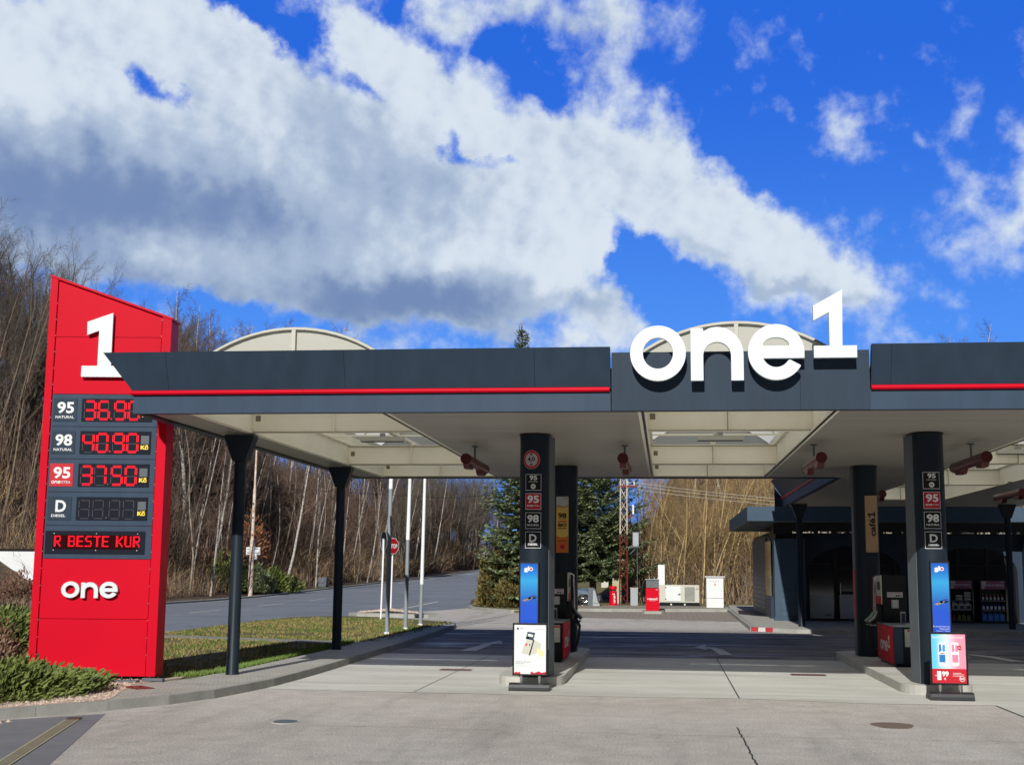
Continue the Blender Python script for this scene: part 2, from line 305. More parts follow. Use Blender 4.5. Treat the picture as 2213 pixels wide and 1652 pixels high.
# ------------------------------------------------------------------ mesh helpers
ORG = {}
class MB:
    def __init__(s): s.v = []; s.f = []; s.m = []; s.s = []
    def add(s, vs, fs, m=0, smooth=False):
        o = len(s.v); s.v += [tuple(v) for v in vs]
        for f in fs: s.f.append(tuple(i + o for i in f)); s.m.append(m); s.s.append(smooth)
    def box(s, x0, y0, z0, x1, y1, z1, m=0, xf=None):
        vs = [(x, y, z) for z in (z0, z1) for y in (y0, y1) for x in (x0, x1)]
        if xf: vs = [xf(*v) for v in vs]
        s.add(vs, [(0, 2, 3, 1), (4, 5, 7, 6), (0, 1, 5, 4), (2, 6, 7, 3), (0, 4, 6, 2), (1, 3, 7, 5)], m)
    def prism(s, poly, a0, a1, axis='z', m=0, smooth=False, xf=None):
        n = len(poly)
        def P(p, a): return (p[0], p[1], a) if axis == 'z' else ((p[0], a, p[1]) if axis == 'y' else (a, p[0], p[1]))
        vs = [P(p, a0) for p in poly] + [P(p, a1) for p in poly]
        if xf: vs = [xf(*v) for v in vs]
        s.add(vs, [tuple(range(n))[::-1], tuple(range(n, 2 * n))], m)
        s.add(vs, [(i, (i + 1) % n, n + (i + 1) % n, n + i) for i in range(n)], m, smooth)
    def tube(s, pts, rad, n=8, m=0, smooth=True, cap=True):
        pts = [Vector(p) for p in pts]; rings = []
        if not isinstance(rad, (list, tuple)): rad = [rad] * len(pts)
        vs = []; up = None
        for i, p in enumerate(pts):
            d = (pts[min(i + 1, len(pts) - 1)] - pts[max(i - 1, 0)])
            if d.length < 1e-9: d = Vector((0, 0, 1))
            d.normalize()
            if up is None:
                up = Vector((1, 0, 0)) if abs(d.x) < .9 else Vector((0, 1, 0))
            a = d.cross(up); a.normalize(); b = a.cross(d); up = b
            for k in range(n):
                t = 2 * math.pi * k / n; vs.append(p + (a * math.cos(t) + b * math.sin(t)) * rad[i])
        fs = []
        for i in range(len(pts) - 1):
            for k in range(n): fs.append((i * n + k, i * n + (k + 1) % n, (i + 1) * n + (k + 1) % n, (i + 1) * n + k))
        s.add(vs, fs, m, smooth)
        if cap: s.add([vs[k] for k in range(n)] + [vs[(len(pts) - 1) * n + k] for k in range(n)], [tuple(range(n)), tuple(range(2 * n - 1, n - 1, -1))], m)
    def disc(s, c, r, axis, th, m=0, n=28, sx=1):
        poly = [(c[0] + r * sx * math.cos(2 * math.pi * k / n), c[2] + r * math.sin(2 * math.pi * k / n)) for k in range(n)]
        s.prism(poly, c[1], c[1] + th, 'y', m)
    def build(s, name, mats, parent=None, bevel=0, label=None, **kw):
        me = bpy.data.meshes.new(name)
        o = ORG.get(parent.name, Vector((0, 0, 0))) if parent else kw.get('org', Vector((0, 0, 0)))
        o = Vector(o); me.from_pydata([(v[0] - o.x, v[1] - o.y, v[2] - o.z) for v in s.v], [], s.f)
        if isinstance(mats, str): mats = [mats]
        for x in mats: me.materials.append(M[x])
        me.polygons.foreach_set('material_index', s.m); me.polygons.foreach_set('use_smooth', s.s); me.update()
        ob = bpy.data.objects.new(name, me); COL.objects.link(ob)
        if parent: ob.parent = parent; ORG[ob.name] = ORG[parent.name]
        else: ob.location = o; ORG[ob.name] = o
        if bevel:
            b = ob.modifiers.new('bevel', 'BEVEL'); b.width = bevel; b.segments = 2; b.limit_method = 'ANGLE'; b.angle_limit = math.radians(50)
        if label: ob['label'] = label
        return ob
def tag(o, label=None, cat=None, group=None, kind=None):
    if label: o['label'] = label
    if cat: o['category'] = cat
    if group: o['group'] = group
    if kind: o['kind'] = kind
    return o
def thing(name, label, cat, loc=(0, 0, 0), group=None):
    o = bpy.data.objects.new(name, None); COL.objects.link(o); o.location = loc; o.empty_display_size = .2
    ORG[o.name] = Vector(loc); return tag(o, label, cat, group)
def dup(root, loc, rz=0, sc=1, label=None):
    r = root.copy(); COL.objects.link(r); r.location = loc; r.rotation_euler = (root.rotation_euler.x, root.rotation_euler.y, rz); r.scale = (sc,) * 3 if not isinstance(sc, tuple) else sc
    if label: r['label'] = label
    for ch in root.children:
        c = ch.copy(); COL.objects.link(c); c.parent = r
        for g in ch.children: d = g.copy(); COL.objects.link(d); d.parent = c
    return r
def struct(mb, name, mats): return tag(mb.build(name, mats), kind='structure')
def _curve_mesh(cd):
    ob = bpy.data.objects.new('t', cd); COL.objects.link(ob); dg = bpy.context.evaluated_depsgraph_get(); dg.update()
    me = ob.evaluated_get(dg).to_mesh(); vs = [tuple(v.co) for v in me.vertices]; fs = [tuple(p.vertices) for p in me.polygons]
    ob.evaluated_get(dg).to_mesh_clear(); bpy.data.objects.remove(ob); bpy.data.curves.remove(cd); return vs, fs
TC = {}
def text_geo(body, bold=0.0, res=3):
    k = (body, bold, res)
    if k not in TC:
        cd = bpy.data.curves.new('t', 'FONT'); cd.body = body; cd.size = 1; cd.offset = bold; cd.resolution_u = res; cd.fill_mode = 'FRONT'
        vs, fs = _curve_mesh(cd)
        if not vs: vs = [(0, 0, 0)]
        x0 = min(v[0] for v in vs); x1 = max(v[0] for v in vs); y0 = min(v[1] for v in vs); y1 = max(v[1] for v in vs)
        TC[k] = ([((v[0] - x0) / max(x1 - x0, 1e-6), (v[1] - y0) / max(y1 - y0, 1e-6)) for v in vs], fs, (x1 - x0) / max(y1 - y0, 1e-6))
    return TC[k]
def text(mb, body, x0, z0, x1, z1, fr, m, bold=0.02, keep=False):
    """fill the box x0..x1, z0..z1 of frame fr with the word; fr(u, v) -> point"""
    vs, fs, asp = text_geo(body, bold)
    if keep:
        w = min(x1 - x0, (z1 - z0) * asp); cx = (x0 + x1) / 2; x0, x1 = cx - w / 2, cx + w / 2; h = w / asp; cz = (z0 + z1) / 2; z0, z1 = cz - h / 2, cz + h / 2
    mb.add([fr(x0 + u * (x1 - x0), z0 + v * (z1 - z0)) for u, v in vs], fs, m)
def ell(cx, cy, rx, ry, a0=0, a1=360, n=40): return [(cx + rx * math.cos(math.radians(a0 + (a1 - a0) * i / n)), cy + ry * math.sin(math.radians(a0 + (a1 - a0) * i / n))) for i in range(n + (0 if a1 - a0 == 360 else 1))]
GL = {  # letters of the wordmark; x, z in metres at the size of the big roof sign
    'o': [ell(.392, .395, .391, .395), ell(.392, .395, .212, .222)],
    'n': [[(.851, 0), (1.025, 0), (1.025, .36)] + [(1.218 + .193 * math.cos(math.radians(a)), .35 + .197 * math.sin(math.radians(a))) for a in range(175, 4, -10)] + [(1.411, .36), (1.411, 0), (1.583, 0), (1.583, .36)] + [(1.218 + .365 * math.cos(math.radians(a)), .36 + .40 * math.sin(math.radians(a))) for a in range(5, 112, 8)] + [(1.025, .69), (1.025, .745), (.851, .745)]],
    'e': [[(2.419, .307)] + [(2.033 + .388 * math.cos(math.radians(a)), .395 + .395 * math.sin(math.radians(a))) for a in range(0, 331, 7)] + [(2.367, .205), (2.22, .286)] + [(2.033 + .195 * math.cos(math.radians(a)), .39 + .21 * math.sin(math.radians(a))) for a in range(325, 205, -8)] + [(1.855, .307)], [(1.857, .483)] + [(2.033 + .185 * math.cos(math.radians(a)), .483 + .12 * math.sin(math.radians(a))) for a in range(172, 4, -12)] + [(2.212, .483)]],
    '1': [[(2.957, 1.269), (2.552, 1.042), (2.552, .831), (2.767, .949), (2.767, .475), (2.551, .475), (2.551, .307), (3.136, .307), (3.136, .475), (2.940, .475)][::-1]]}
def glyph_geo(ch, ext):
    cd = bpy.data.curves.new('g', 'CURVE'); cd.dimensions = '2D'; cd.fill_mode = 'BOTH' if ext else 'FRONT'; cd.extrude = ext / 2
    for lp in GL[ch]:
        sp = cd.splines.new('POLY'); sp.points.add(len(lp) - 1)
        for p, q in zip(sp.points, lp): p.co = (q[0], q[1], 0, 1)
        sp.use_cyclic_u = True
    return _curve_mesh(cd)
GC = {}
def glyph(mb, ch, ox, oz, k, fr3, ext, m, kx=None):
    if (ch, ext > 0) not in GC: GC[(ch, ext > 0)] = glyph_geo(ch, 1.0 if ext > 0 else 0)
    vs, fs = GC[(ch, ext > 0)]; kx = kx or k
    mb.add([fr3(ox + v[0] * kx, oz + v[1] * k, v[2] * ext) for v in vs], fs, m)
def wordmark(mb, s, ox, oz, width, fr, m):
    k = width / (3.136 if '1' in s else 2.421)
    for ch in s: glyph(mb, ch, ox, oz, k, lambda u, v, w: fr(u, v), 0, m)
def bar(mb, u0, v0, u1, v1, fr, m): mb.add([fr(u0, v0), fr(u1, v0), fr(u1, v1), fr(u0, v1)], [(0, 1, 2, 3)], m)
# ================================================================== SETTING
def sheet(name, poly, z, m, kind='structure', z0=None):
    mb = MB()
    if z0 is None: mb.add([(x, y, z) for x, y in poly], [tuple(range(len(poly)))])
    else: mb.prism(poly, z0, z)
    return tag(mb.build(name, m), kind=kind)
sheet('ground', [(-3000, -600), (3000, -600), (3000, 4000), (-3000, 4000)], -.03, 'litter')
KERB = [(-9.6, 12.2), (-8.9, 14.3), (-8.23, 15.52), (-7.5, 16.47), (-6.9, 17.5), (-6.5, 18.75), (-6.27, 20.7), (-6.24, 23), (-6.27, 25.4), (-6.34, 29.9), (-6.5, 36), (-6.72, 41.3), (-6.95, 43.0), (-7.4, 44.3), (-8.4, 45.6)]
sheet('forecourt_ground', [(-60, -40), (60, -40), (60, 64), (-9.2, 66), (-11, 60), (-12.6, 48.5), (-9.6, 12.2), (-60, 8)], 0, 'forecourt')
def itp(P, y):
    if y <= P[0][0]: return P[0][1]
    for i in range(len(P) - 1):
        if y <= P[i + 1][0]: t = (y - P[i][0]) / (P[i + 1][0] - P[i][0]); return P[i][1] + t * (P[i + 1][1] - P[i][1])
    return P[-1][1]
RZ = lambda y: itp([(80, 0), (100, .26), (148, .96), (190, 1.85), (260, 3.3), (400, 5.0)], y)
RL = [(-30, -24.5), (20, -24.6), (46.9, -25.1), (69.8, -25.0), (81, -25.7), (100, -26.0), (148, -26.0), (190, -26.1), (300, -27), (420, -30)]
RR = [(-30, -13.9), (20, -13.6), (39, -13.9), (46.3, -14.1), (49.6, -12.3), (63.4, -9.6), (80, -12.0), (100, -13.4), (148, -14), (190, -14.2), (300, -15), (420, -18)]
RY = [-30, 0, 20, 30, 39, 43, 46.3, 48, 49.6, 53, 58, 63.4, 69.8, 75, 80, 85, 90, 100, 115, 130, 148, 170, 190, 225, 260, 300, 350, 420]
mb = MB(); vs = []
for y in RY: vs += [(itp(RL, y), y, RZ(y) + .004), (itp(RR, y), y, RZ(y) + .004)]
mb.add(vs, [(2 * i, 2 * i + 1, 2 * i + 3, 2 * i + 2) for i in range(len(RY) - 1)], 0, True); struct(mb, 'road', 'roadtar')
mb = MB(); vs = []
for y in [78] + [q for q in RY if q >= 80]: vs += [(itp(RR, y) + .0, y, RZ(y) - .005), (90, y, RZ(y) - .005 if y > 78 else -.02)]
mb.add(vs, [(2 * i, 2 * i + 1, 2 * i + 3, 2 * i + 2) for i in range(len(vs) // 2 - 1)], 0, True); struct(mb, 'field_ground', 'grass')
def strip(mb, pts, w, z, m=0):
    for i in range(len(pts) - 1):
        a, b = Vector(pts[i] + (RZ(pts[i][1]),)), Vector(pts[i + 1] + (RZ(pts[i + 1][1]),)); d = (b - a); d.z = 0; d.normalize(); n = Vector((-d.y, d.x, 0)) * w / 2
        mb.add([a - n + Vector((0, 0, z)), b - n + Vector((0, 0, z)), b + n + Vector((0, 0, z)), a + n + Vector((0, 0, z))], [(0, 1, 2, 3)], m)
mb = MB()
strip(mb, [(itp(RL, y) + .35, y) for y in (20, 46.9, 69.8, 81, 100, 130, 148, 190, 260)], .16, .012)
strip(mb, [(-12.0, 56.5), (-12.35, 60.6), (-13.2, 75)], .17, .012)
strip(mb, [(itp(RL, y) + 1.4, y) for y in (118, 130, 148, 170, 190)], .2, .014)
strip(mb, [(-13.6, 49.4), (-10.8, 48.0), (-8.44, 47.4), (-5.39, 45.6)], .13, .008)
for a, b in (((-19.6, 52), (-19.65, 56)), ((-19.9, 62), (-20.1, 67)), ((-20.6, 74), (-21.0, 79)), ((-19.4, 41), (-19.45, 45))): strip(mb, [a, b], .13, .010)
struct(mb, 'road_marking', 'paint')
# gravel shoulder and kerb beyond the road
mb = MB(); ky = [q for q in RY if q >= 20]
for i in range(len(ky) - 1):
    y0, y1 = ky[i], ky[i + 1]; a0, a1 = itp(RL, y0), itp(RL, y1); z0, z1 = RZ(y0), RZ(y1)
    mb.add([(a0, y0, z0), (a1, y1, z1), (a1, y1, z1 + .1), (a0, y0, z0 + .1), (a0 - .4, y0, z0 + .1), (a1 - .4, y1, z1 + .1)], [(0, 1, 2, 3), (3, 2, 5, 4)])
struct(mb, 'road_kerb', 'kerb')
# concrete slab under the canopy, with joints
slabp = [(-6.3, 20.15), (-4.1, 20.05), (-1, 20.0), (1.1, 20.12), (3.0, 19.75), (4.75, 19.85), (4.75, 17.6), (22, 17.6), (22, 29.0), (-6.4, 28.9)]
sheet('concrete_slab', slabp, .004, 'slab')
mb = MB()
for x in (1.09, 7.6, -3.9): strip(mb, [(x, 20.14), (x + .01, 28.9)], .012 if x != 1.09 else .02, .008)
strip(mb, [(-6.2, 24.6), (22, 24.8)], .01, .0085); strip(mb, [(-6.2, 21.3), (-2.9, 21.3)], .012, .008); strip(mb, [(4.75, 17.6), (4.75, 19.8)], .02, .008)
struct(mb, 'slab_joint', 'slate_seam')
# worn lane arrows
mb = MB()
def poly(pts, z=.011, m=0): mb.add([(x, y, z) for x, y in pts], [tuple(range(len(pts)))], m)
poly([(-4.8, 30.2), (-4.42, 30.2), (-4.38, 33.0), (-4.62, 33.0)]); poly([(-4.75, 33.0), (-4.15, 33.2), (-4.42, 34.9)])
poly([(1.22, 30.3), (1.5, 30.3), (1.38, 32.2), (1.22, 33.0), (1.0, 33.4), (.95, 32.9), (1.1, 32.5)]); poly([(.98, 32.0), (1.0, 34.4), (.70, 33.1)])
poly([(7.0, 31.9), (7.2, 32.0), (7.5, 31.3), (7.75, 29.6), (7.45, 29.6), (7.25, 31.0)]); poly([(6.85, 30.6), (7.0, 33.0), (6.6, 32.0)])
struct(mb, 'lane_arrow', 'paint')
mb = MB()   # odd repaired patches and a crack in the asphalt
mb.prism([(2.82 + .46 * math.cos(a) * (1 + .12 * math.sin(3 * a)) * .55 + .0, 17.02 + .48 * math.sin(a) * (1 + .1 * math.cos(2 * a)) * .75) for a in [i * .349 for i in range(18)]], .002, .006)
struct(mb, 'asphalt_patch', 'patch_brown')
mb = MB(); pts = []; random.seed(3)
for i in range(40):
    t = i / 39; pts.append((.86 + .03 * t + random.uniform(-.012, .012), 16.45 - t * 4.2))
strip(mb, pts, .018, .006); pts = [(-7.3 + i * .5, 15.6 + .5 * math.sin(i * .31) * .12 + random.uniform(-.02, .02)) for i in range(30)]; strip(mb, pts, .008, .006)
struct(mb, 'asphalt_crack', 'slate_seam')
sheet('smooth_asphalt', [(-7.23, 16.35), (-5.94, 12.24), (-5.0, 9.0), (-14, 5), (-14, 12), (-8.6, 14.8), (-8.1, 15.5)], .004, 'asph_dark')
# verge, pavement and their kerb
verge = KERB[2:] + [(-10.5, 47.6), (-12.4, 48.6), (-13.7, 46.6), (-13.8, 39), (-13.5, 20), (-13.5, 12), (-10.2, 10.5), (-9.4, 12.6)]
vin = [(x - .15, y) for x, y in KERB]
sheet('grass_verge', [(-8.4, 15.62)] + [(x - .14, y + .02) for x, y in KERB[3:]] + verge[len(KERB) - 2:], .10, 'grass', z0=-.02)
def kerbline(name, pts, w=.14, h=.125, seg=1.0, z0=-.02, m='kerb'):
    P = [Vector((x, y, 0)) for x, y in pts]; out = []; L = 0
    cum = [0]
    for i in range(len(P) - 1): cum.append(cum[-1] + (P[i + 1] - P[i]).length)
    def at(s):
        for i in range(len(P) - 1):
            if s <= cum[i + 1] or i == len(P) - 2: return P[i].lerp(P[i + 1], (s - cum[i]) / max(1e-6, cum[i + 1] - cum[i]))
    n = max(1, int(cum[-1] / seg)); mb = MB()
    for i in range(n):
        a, b = at(cum[-1] * i / n), at(cum[-1] * (i + 1) / n); d = (b - a).normalized(); q = Vector((-d.y, d.x, 0)) * w; a = a + d * .004; b = b - d * .004
        e = Vector((-d.y, d.x, 0)) * .02
        for (lo, hi, f) in ((z0, h, 0),):
            mb.add([a + Vector((0, 0, lo)), b + Vector((0, 0, lo)), b + q + Vector((0, 0, lo)), a + q + Vector((0, 0, lo)), a + e * .6 + Vector((0, 0, h)), b + e * .6 + Vector((0, 0, h)), b + q + Vector((0, 0, h)), a + q + Vector((0, 0, h))],
                   [(0, 3, 2, 1), (4, 5, 6, 7), (0, 1, 5, 4), (2, 3, 7, 6), (1, 2, 6, 5), (3, 0, 4, 7)], 0)
    return struct(mb, name, m)
kerbline('forecourt_kerb', KERB)
pav = [(x - .13, y) for x, y in KERB[4:13]]
sheet('pavement', [(-7.45, 16.95)] + pav[0:9] + [(-7.3, 41), (-7.35, 31.5), (-7.4, 28), (-7.5, 22.4), (-7.62, 20.4), (-8.1, 19.3)], .115, 'paver_light', z0=.0)
sheet('paved_path', [(-13.6, 33.4), (-7.35, 31.4), (-7.35, 30.4), (-13.6, 32.4)], .112, 'grass_block', z0=.02)
sheet('gravel_bed', [(-12.3, 15.0), (-10.4, 13.2), (-9.2, 14.2), (-8.5, 15.6), (-7.75, 16.6), (-7.5, 17.1), (-8.1, 19.3), (-7.8, 20.5), (-7.9, 21.0), (-12.3, 21.0)], .118, 'pebble', z0=.02)
mb = MB(); random.seed(11)
def stone(mb, x, y, z, r):
    vs = []; ph = random.uniform(0, 6)
    for k in range(5): vs.append((x + r * math.cos(ph + k * 1.257) * random.uniform(.7, 1.2), y + r * math.sin(ph + k * 1.257) * random.uniform(.7, 1.2), z))
    vs.append((x, y, z + r * random.uniform(.5, 1.0))); mb.add(vs, [(i, (i + 1) % 5, 5) for i in range(5)])
for _ in range(2600):
    x = random.uniform(-9.9, -7.35); y = random.uniform(15.2, 20.2)
    if x > -7.5 - abs(y - 17.1) * .28 or x < -9.9: continue
    if y < 16.6 and x > -8.6 + (y - 15.5) * .8: continue
    stone(mb, x, y, .116, random.uniform(.012, .032))
tag(mb.build('gravel', 'pebble'), 'pale beige gravel stones lying around the foot of the red price pylon', 'gravel', kind='stuff')
# traffic island with gravel, and the corner bed with the conifers
isl = [(-12.7, 51.4), (-12.2, 50.7), (-9.2, 50.0), (-8.8, 50.4), (-9.0, 51.2), (-11.6, 56.0), (-12.2, 56.0)]
sheet('traffic_island', isl, .13, 'kerb', z0=0)
mb = MB()
for _ in range(1500):
    a, b = random.random(), random.random(); p = Vector((-12.4, 51.4)).lerp(Vector((-9.4, 50.7)), a).lerp(Vector((-11.9, 55.6)), b)
    stone(mb, p.x, p.y, .12 + .10 * min(a, 1 - a) * 2 * (1 - b), random.uniform(.03, .09))
tag(mb.build('gravel', 'pebble'), 'heap of pinkish gravel on the small traffic island by the road', 'gravel', kind='stuff')
sheet('corner_bed', [(-9.6, 63.4), (-9.3, 61.6), (-8.0, 59.0), (-6.5, 57.0), (-4.9, 58.4), (-4.6, 62), (-4.4, 66), (-4.6, 140), (-14, 140), (-11, 76)], .11, 'grass', z0=-.02)
kerbline('corner_kerb', [(-9.7, 64.5), (-9.4, 61.6), (-8.05, 58.9), (-6.5, 56.8), (-4.8, 58.2), (-4.3, 60.4), (-2.5, 60.4), (2.9, 62.5)][::-1], w=-.15, h=.14, seg=1.1)
sheet('back_paving', [(-4.4, 52.8), (-2.2, 52.3), (3.2, 50.2), (3.6, 62.4), (-2.4, 60.3), (-4.2, 60.3)], .005, 'paver_back')
sheet('back_paving', [(-4.3, 60.55), (-2.5, 60.55), (3.1, 62.65), (3.1, 67.5), (-4.6, 67.0)], .12, 'paver_back', z0=0)
sheet('back_lawn', [(-4.5, 67.0), (3.1, 67.5), (20, 68), (20, 110), (-12, 110), (-4.6, 68)], .06, 'grass', z0=-.02)
# pavement before the shop with its kerb
sp = [(2.72, 42.6), (4.25, 41.45), (30, 42.5), (30, 70), (3.2, 70), (2.95, 64.2)]
sheet('shop_pavement', [(2.85, 42.75), (4.3, 41.62), (30, 42.65), (30, 70), (3.3, 70), (3.1, 64.2)], .12, 'paver_light', z0=.0)
kerbline('shop_kerb', [(2.95, 70), (2.9, 64.2), (2.70, 42.7), (4.2, 41.5), (30, 42.5)], h=.125, seg=1.0)
mb = MB()
kd = (Vector((4.2, 41.5, 0)) - Vector((2.7, 42.7, 0))).normalized(); kn = Vector((kd.y, -kd.x, 0))
for i in range(3):
    a = Vector((2.72, 42.68, 0)) + kd * (i * .28); b = a + kd * .27
    mb.add([a + kn * .004, b + kn * .004, b + kn * .004 + Vector((0, 0, .129)), a + kn * .004 + Vector((0, 0, .129)), a - kn * .145 + Vector((0, 0, .129)), b - kn * .145 + Vector((0, 0, .129))], [(0, 1, 2, 3), (3, 2, 5, 4)], i % 2)
struct(mb, 'kerb_paint', ['mark_red', 'paint'])
sheet('dark_side_ground', [(3.05, 55.6), (4.0, 52.8), (4.1, 60), (3.3, 61)], .124, 'anthracite')  # dark flat sheet on the paving along the shop's left side
# wooded hills on the left and behind
random.seed(5)
def kx(y): return itp(RL, y) - .45
def sst(a, b, x): t = min(1, max(0, (x - a) / (b - a))); return t * t * (3 - 2 * t)
def hill(x, y):
    d = kx(y) - x
    if d < 0: return RZ(y)
    return RZ(y) + .05 + 10.2 * sst(.5, 18, d) * sst(30, 62, y) * (1 - .75 * sst(150, 235, y)) + .35 * math.sin(x * .5 + y * .23) * sst(3, 10, d) + 2.5 * sst(18, 80, d)
mb = MB(); ys = [30 + i * 3 for i in range(60)] + [210 + i * 15 for i in range(14)]; ds = [0, 1, 2, 3, 4.5, 6, 8, 10, 12, 14, 16, 18, 20, 22, 24, 27, 30, 36, 44, 60, 90, 160]
vs = [(kx(y) - d, y, hill(kx(y) - d, y)) for y in ys for d in ds]; n = len(ds)
mb.add(vs, [(i * n + k, i * n + k + 1, (i + 1) * n + k + 1, (i + 1) * n + k) for i in range(len(ys) - 1) for k in range(n - 1)], 0, True); struct(mb, 'wooded_hillside', 'litter')
def hill2(x, y): return .0 + 12.5 * sst(80, 108, y) * sst(-5, 1, x - (y - 86) * .06) + .3 * math.sin(x * .4) * sst(90, 100, y)
mb = MB(); xs = [-8 + i * 3 for i in range(40)]; ys = [84 + i * 4 for i in range(24)]
mb.add([(x, y, hill2(x, y)) for y in ys for x in xs], [(i * 40 + k, i * 40 + k + 1, (i + 1) * 40 + k + 1, (i + 1) * 40 + k) for i in range(23) for k in range(39)], 0, True); struct(mb, 'back_hillside', 'litter')
mb = MB(); xs = [-220 + i * 22 for i in range(21)]; ys_ = (-42, -50, -62, -75, -90, -120, -200)
mb.add([(x, y, (-.1, 5, 12, 18, 22, 25, 26)[j] + (2.2 * math.sin(x * .07 + j) if j else 0)) for j, y in enumerate(ys_) for x in xs], [(j * 21 + i, j * 21 + i + 1, (j + 1) * 21 + i + 1, (j + 1) * 21 + i) for j in range(6) for i in range(20)], 0, True); struct(mb, 'sky_block_hill', 'litter')  # unseen hill added behind the camera to cut low sky light
# ================================================================== CANOPY
H = 4.18
can = thing('fuel_canopy', 'wide slate grey fuel station canopy with red stripe and white wordmark over the pump lanes', 'canopy', (1, 25, 0))
def band(mb, x0, x1, L=False, joints=()):
    xs = [x0] + list(joints) + [x1]
    for i in range(len(xs) - 1):
        a, b = xs[i] + (.002 if i else 0), xs[i + 1] - (.002 if i < len(xs) - 2 else 0)
        la = -.42 if (L and i == 0) else 0
        vs = []
        for (x, dx) in ((a, la), (b, 0)): vs += [(x, 18.27, 4.47), (x + dx, 18.06, 5.05), (x + dx, 18.18, 5.05), (x, 18.39, 4.47)]
        mb.add(vs, [(0, 1, 2, 3), (7, 6, 5, 4), (0, 4, 5, 1), (1, 5, 6, 2), (2, 6, 7, 3), (3, 7, 4, 0)], 0)
mb = MB(); band(mb, -7.9, -.76, True, (-7.35, -4.65, -1.85)); mb.build('fascia_band', 'slate', can)
mb = MB(); band(mb, 2.88, 12.0, False, (3.15, 5.15, 8.2)); mb.build('fascia_band', 'slate', can)
mb = MB()   # left side flare, the notch side and back flares
mb.add([(-7.9, 18.27, 4.47), (-8.32, 18.06, 5.05), (-8.2, 18.18, 5.05), (-7.78, 18.4, 4.47), (-7.9, 32.1, 4.47), (-8.32, 32.5, 5.05), (-8.2, 32.4, 5.05), (-7.78, 32.0, 4.47)], [(0, 4, 5, 1), (1, 5, 6, 2), (2, 6, 7, 3), (3, 7, 4, 0)]); mb.build('side_fascia', 'slate', can)
mb = MB(); mb.prism([(32.0, 4.47), (32.4, 5.05), (32.28, 5.05), (31.9, 4.47)], -7.9, 3.7, 'x'); mb.build('rear_fascia', 'slate', can)
mb = MB(); mb.prism([(46.2, 4.16), (46.2, 4.47), (46.4, 5.05), (46.52, 5.05), (46.32, 4.47), (46.32, 4.16)], 3.85, 12, 'x'); mb.build('rear_fascia', 'slate', can)
mb = MB(); mb.prism([(4.1, 4.47), (3.70, 5.05), (3.82, 5.05), (4.22, 4.47)], 32.4, 45.9, 'y'); mb.build('side_fascia', 'slate', can)
mb = MB()
mb.box(-7.9, 18.27, 4.155, -.76, 18.39, 4.44); mb.box(2.87, 18.27, 4.155, 12.0, 18.39, 4.44); mb.box(-7.9, 18.395, 4.155, -7.82, 32.1, 4.44); mb.box(-7.815, 32.0, 4.155, 4.0, 32.1, 4.44)
mb.box(4.1, 32.0, 4.155, 4.18, 46.2, 4.44); mb.build('lower_band', 'slate_light', can)
for x0, x1 in ((-7.93, -.77), (2.88, 12.0)):
    xs = [x0, x0 + (x1 - x0) * .37, x0 + (x1 - x0) * .72, x1]
    for i in range(3): mb = MB(); mb.tube([(xs[i], 18.245, 4.462), (xs[i + 1] - .004, 18.245, 4.462)], .036, 10); mb.build('red_tube', 'red', can)
for q in (((-7.925, 18.25, 4.462), (-7.925, 32.1, 4.462)), ((4.08, 32.0, 4.462), (4.08, 46.2, 4.462))): mb = MB(); mb.tube(q, .036, 8); mb.build('red_tube', 'red', can)
pn = MB(); pn.box(-.745, 18.21, 4.15, 1.9, 18.38, 4.99); pn.box(1.904, 18.21, 4.15, 2.86, 18.38, 4.99); panel = pn.build('sign_panel', 'slate', can)
f3 = lambda u, v, w: (-.473 + u, 18.02 + w, 4.54 + v)
for ch in 'one1':
    mb = MB(); glyph(mb, ch, 0, 0, 1, f3, .085, 0)
    gx = {'o': .39, 'n': 1.2, 'e': 2.03, '1': 2.85}[ch]
    zb_ = 4.92 if ch == '1' else 4.64
    for dx in ((-.2, .2) if ch != 'n' else (-.25, .25)): mb.box(-.473 + gx + dx - .012, 18.06, zb_, -.473 + gx + dx + .012, 18.215, zb_ + .02)
    mb.build('letter', 'white', panel)
# ceiling
def ceiling(x0, x1, y0, y1):
    mb = MB(); mb.box(x0, y0, H + .03, x1, y1, H + .06); y = y0
    while y < y1 - .01:
        e = min(y + .15, y1); mb.box(x0, y, H, x1, e - .03, H + .03); y = e
    mb.build('ceiling_panel', 'soffit', can)
ceiling(-7.82, -7.06, 18.39, 31.99); ceiling(-4.13, -.31, 18.39, 31.99); ceiling(2.42, 6.12, 18.39, 31.99); ceiling(4.18, 6.12, 31.99, 46.2); ceiling(6.12, 8.72, 42.2, 46.2); ceiling(8.72, 12.0, 18.39, 46.2)
mb = MB()   # dark edge trims of the ceiling fields
for x in (-4.13, -.31, 2.42, 6.12, 8.72): mb.box(x - .02, 18.4, H - .012, x + .02, 31.9 if x < 6 else 42.2, H - .002)
mb.box(-7.8, 18.40, H - .02, 11.9, 18.46, H - .003); mb.box(-7.8, 31.86, H - .02, 4.1, 31.98, H - .003); mb.box(-7.8, 18.47, H - .03, -7.72, 31.8, H - .003); mb.box(4.2, 32, H - .02, 4.26, 46.2, H - .003)
mb.build('edge_trim', 'anthracite', can)
mb = MB()
for x0, x1 in ((-7.85, -7.1), (-4.1, -.34), (2.45, 6.1), (8.75, 12.0)): mb.box(x0, 18.45, 4.76, x1, 31.95, 4.80)
mb.box(4.2, 31.96, 4.76, 6.1, 46.1, 4.80); mb.box(8.75, 31.96, 4.76, 12.0, 46.1, 4.8); mb.box(6.11, 42.2, 4.76, 8.74, 46.1, 4.8); mb.build('roof_deck', 'galv', can)
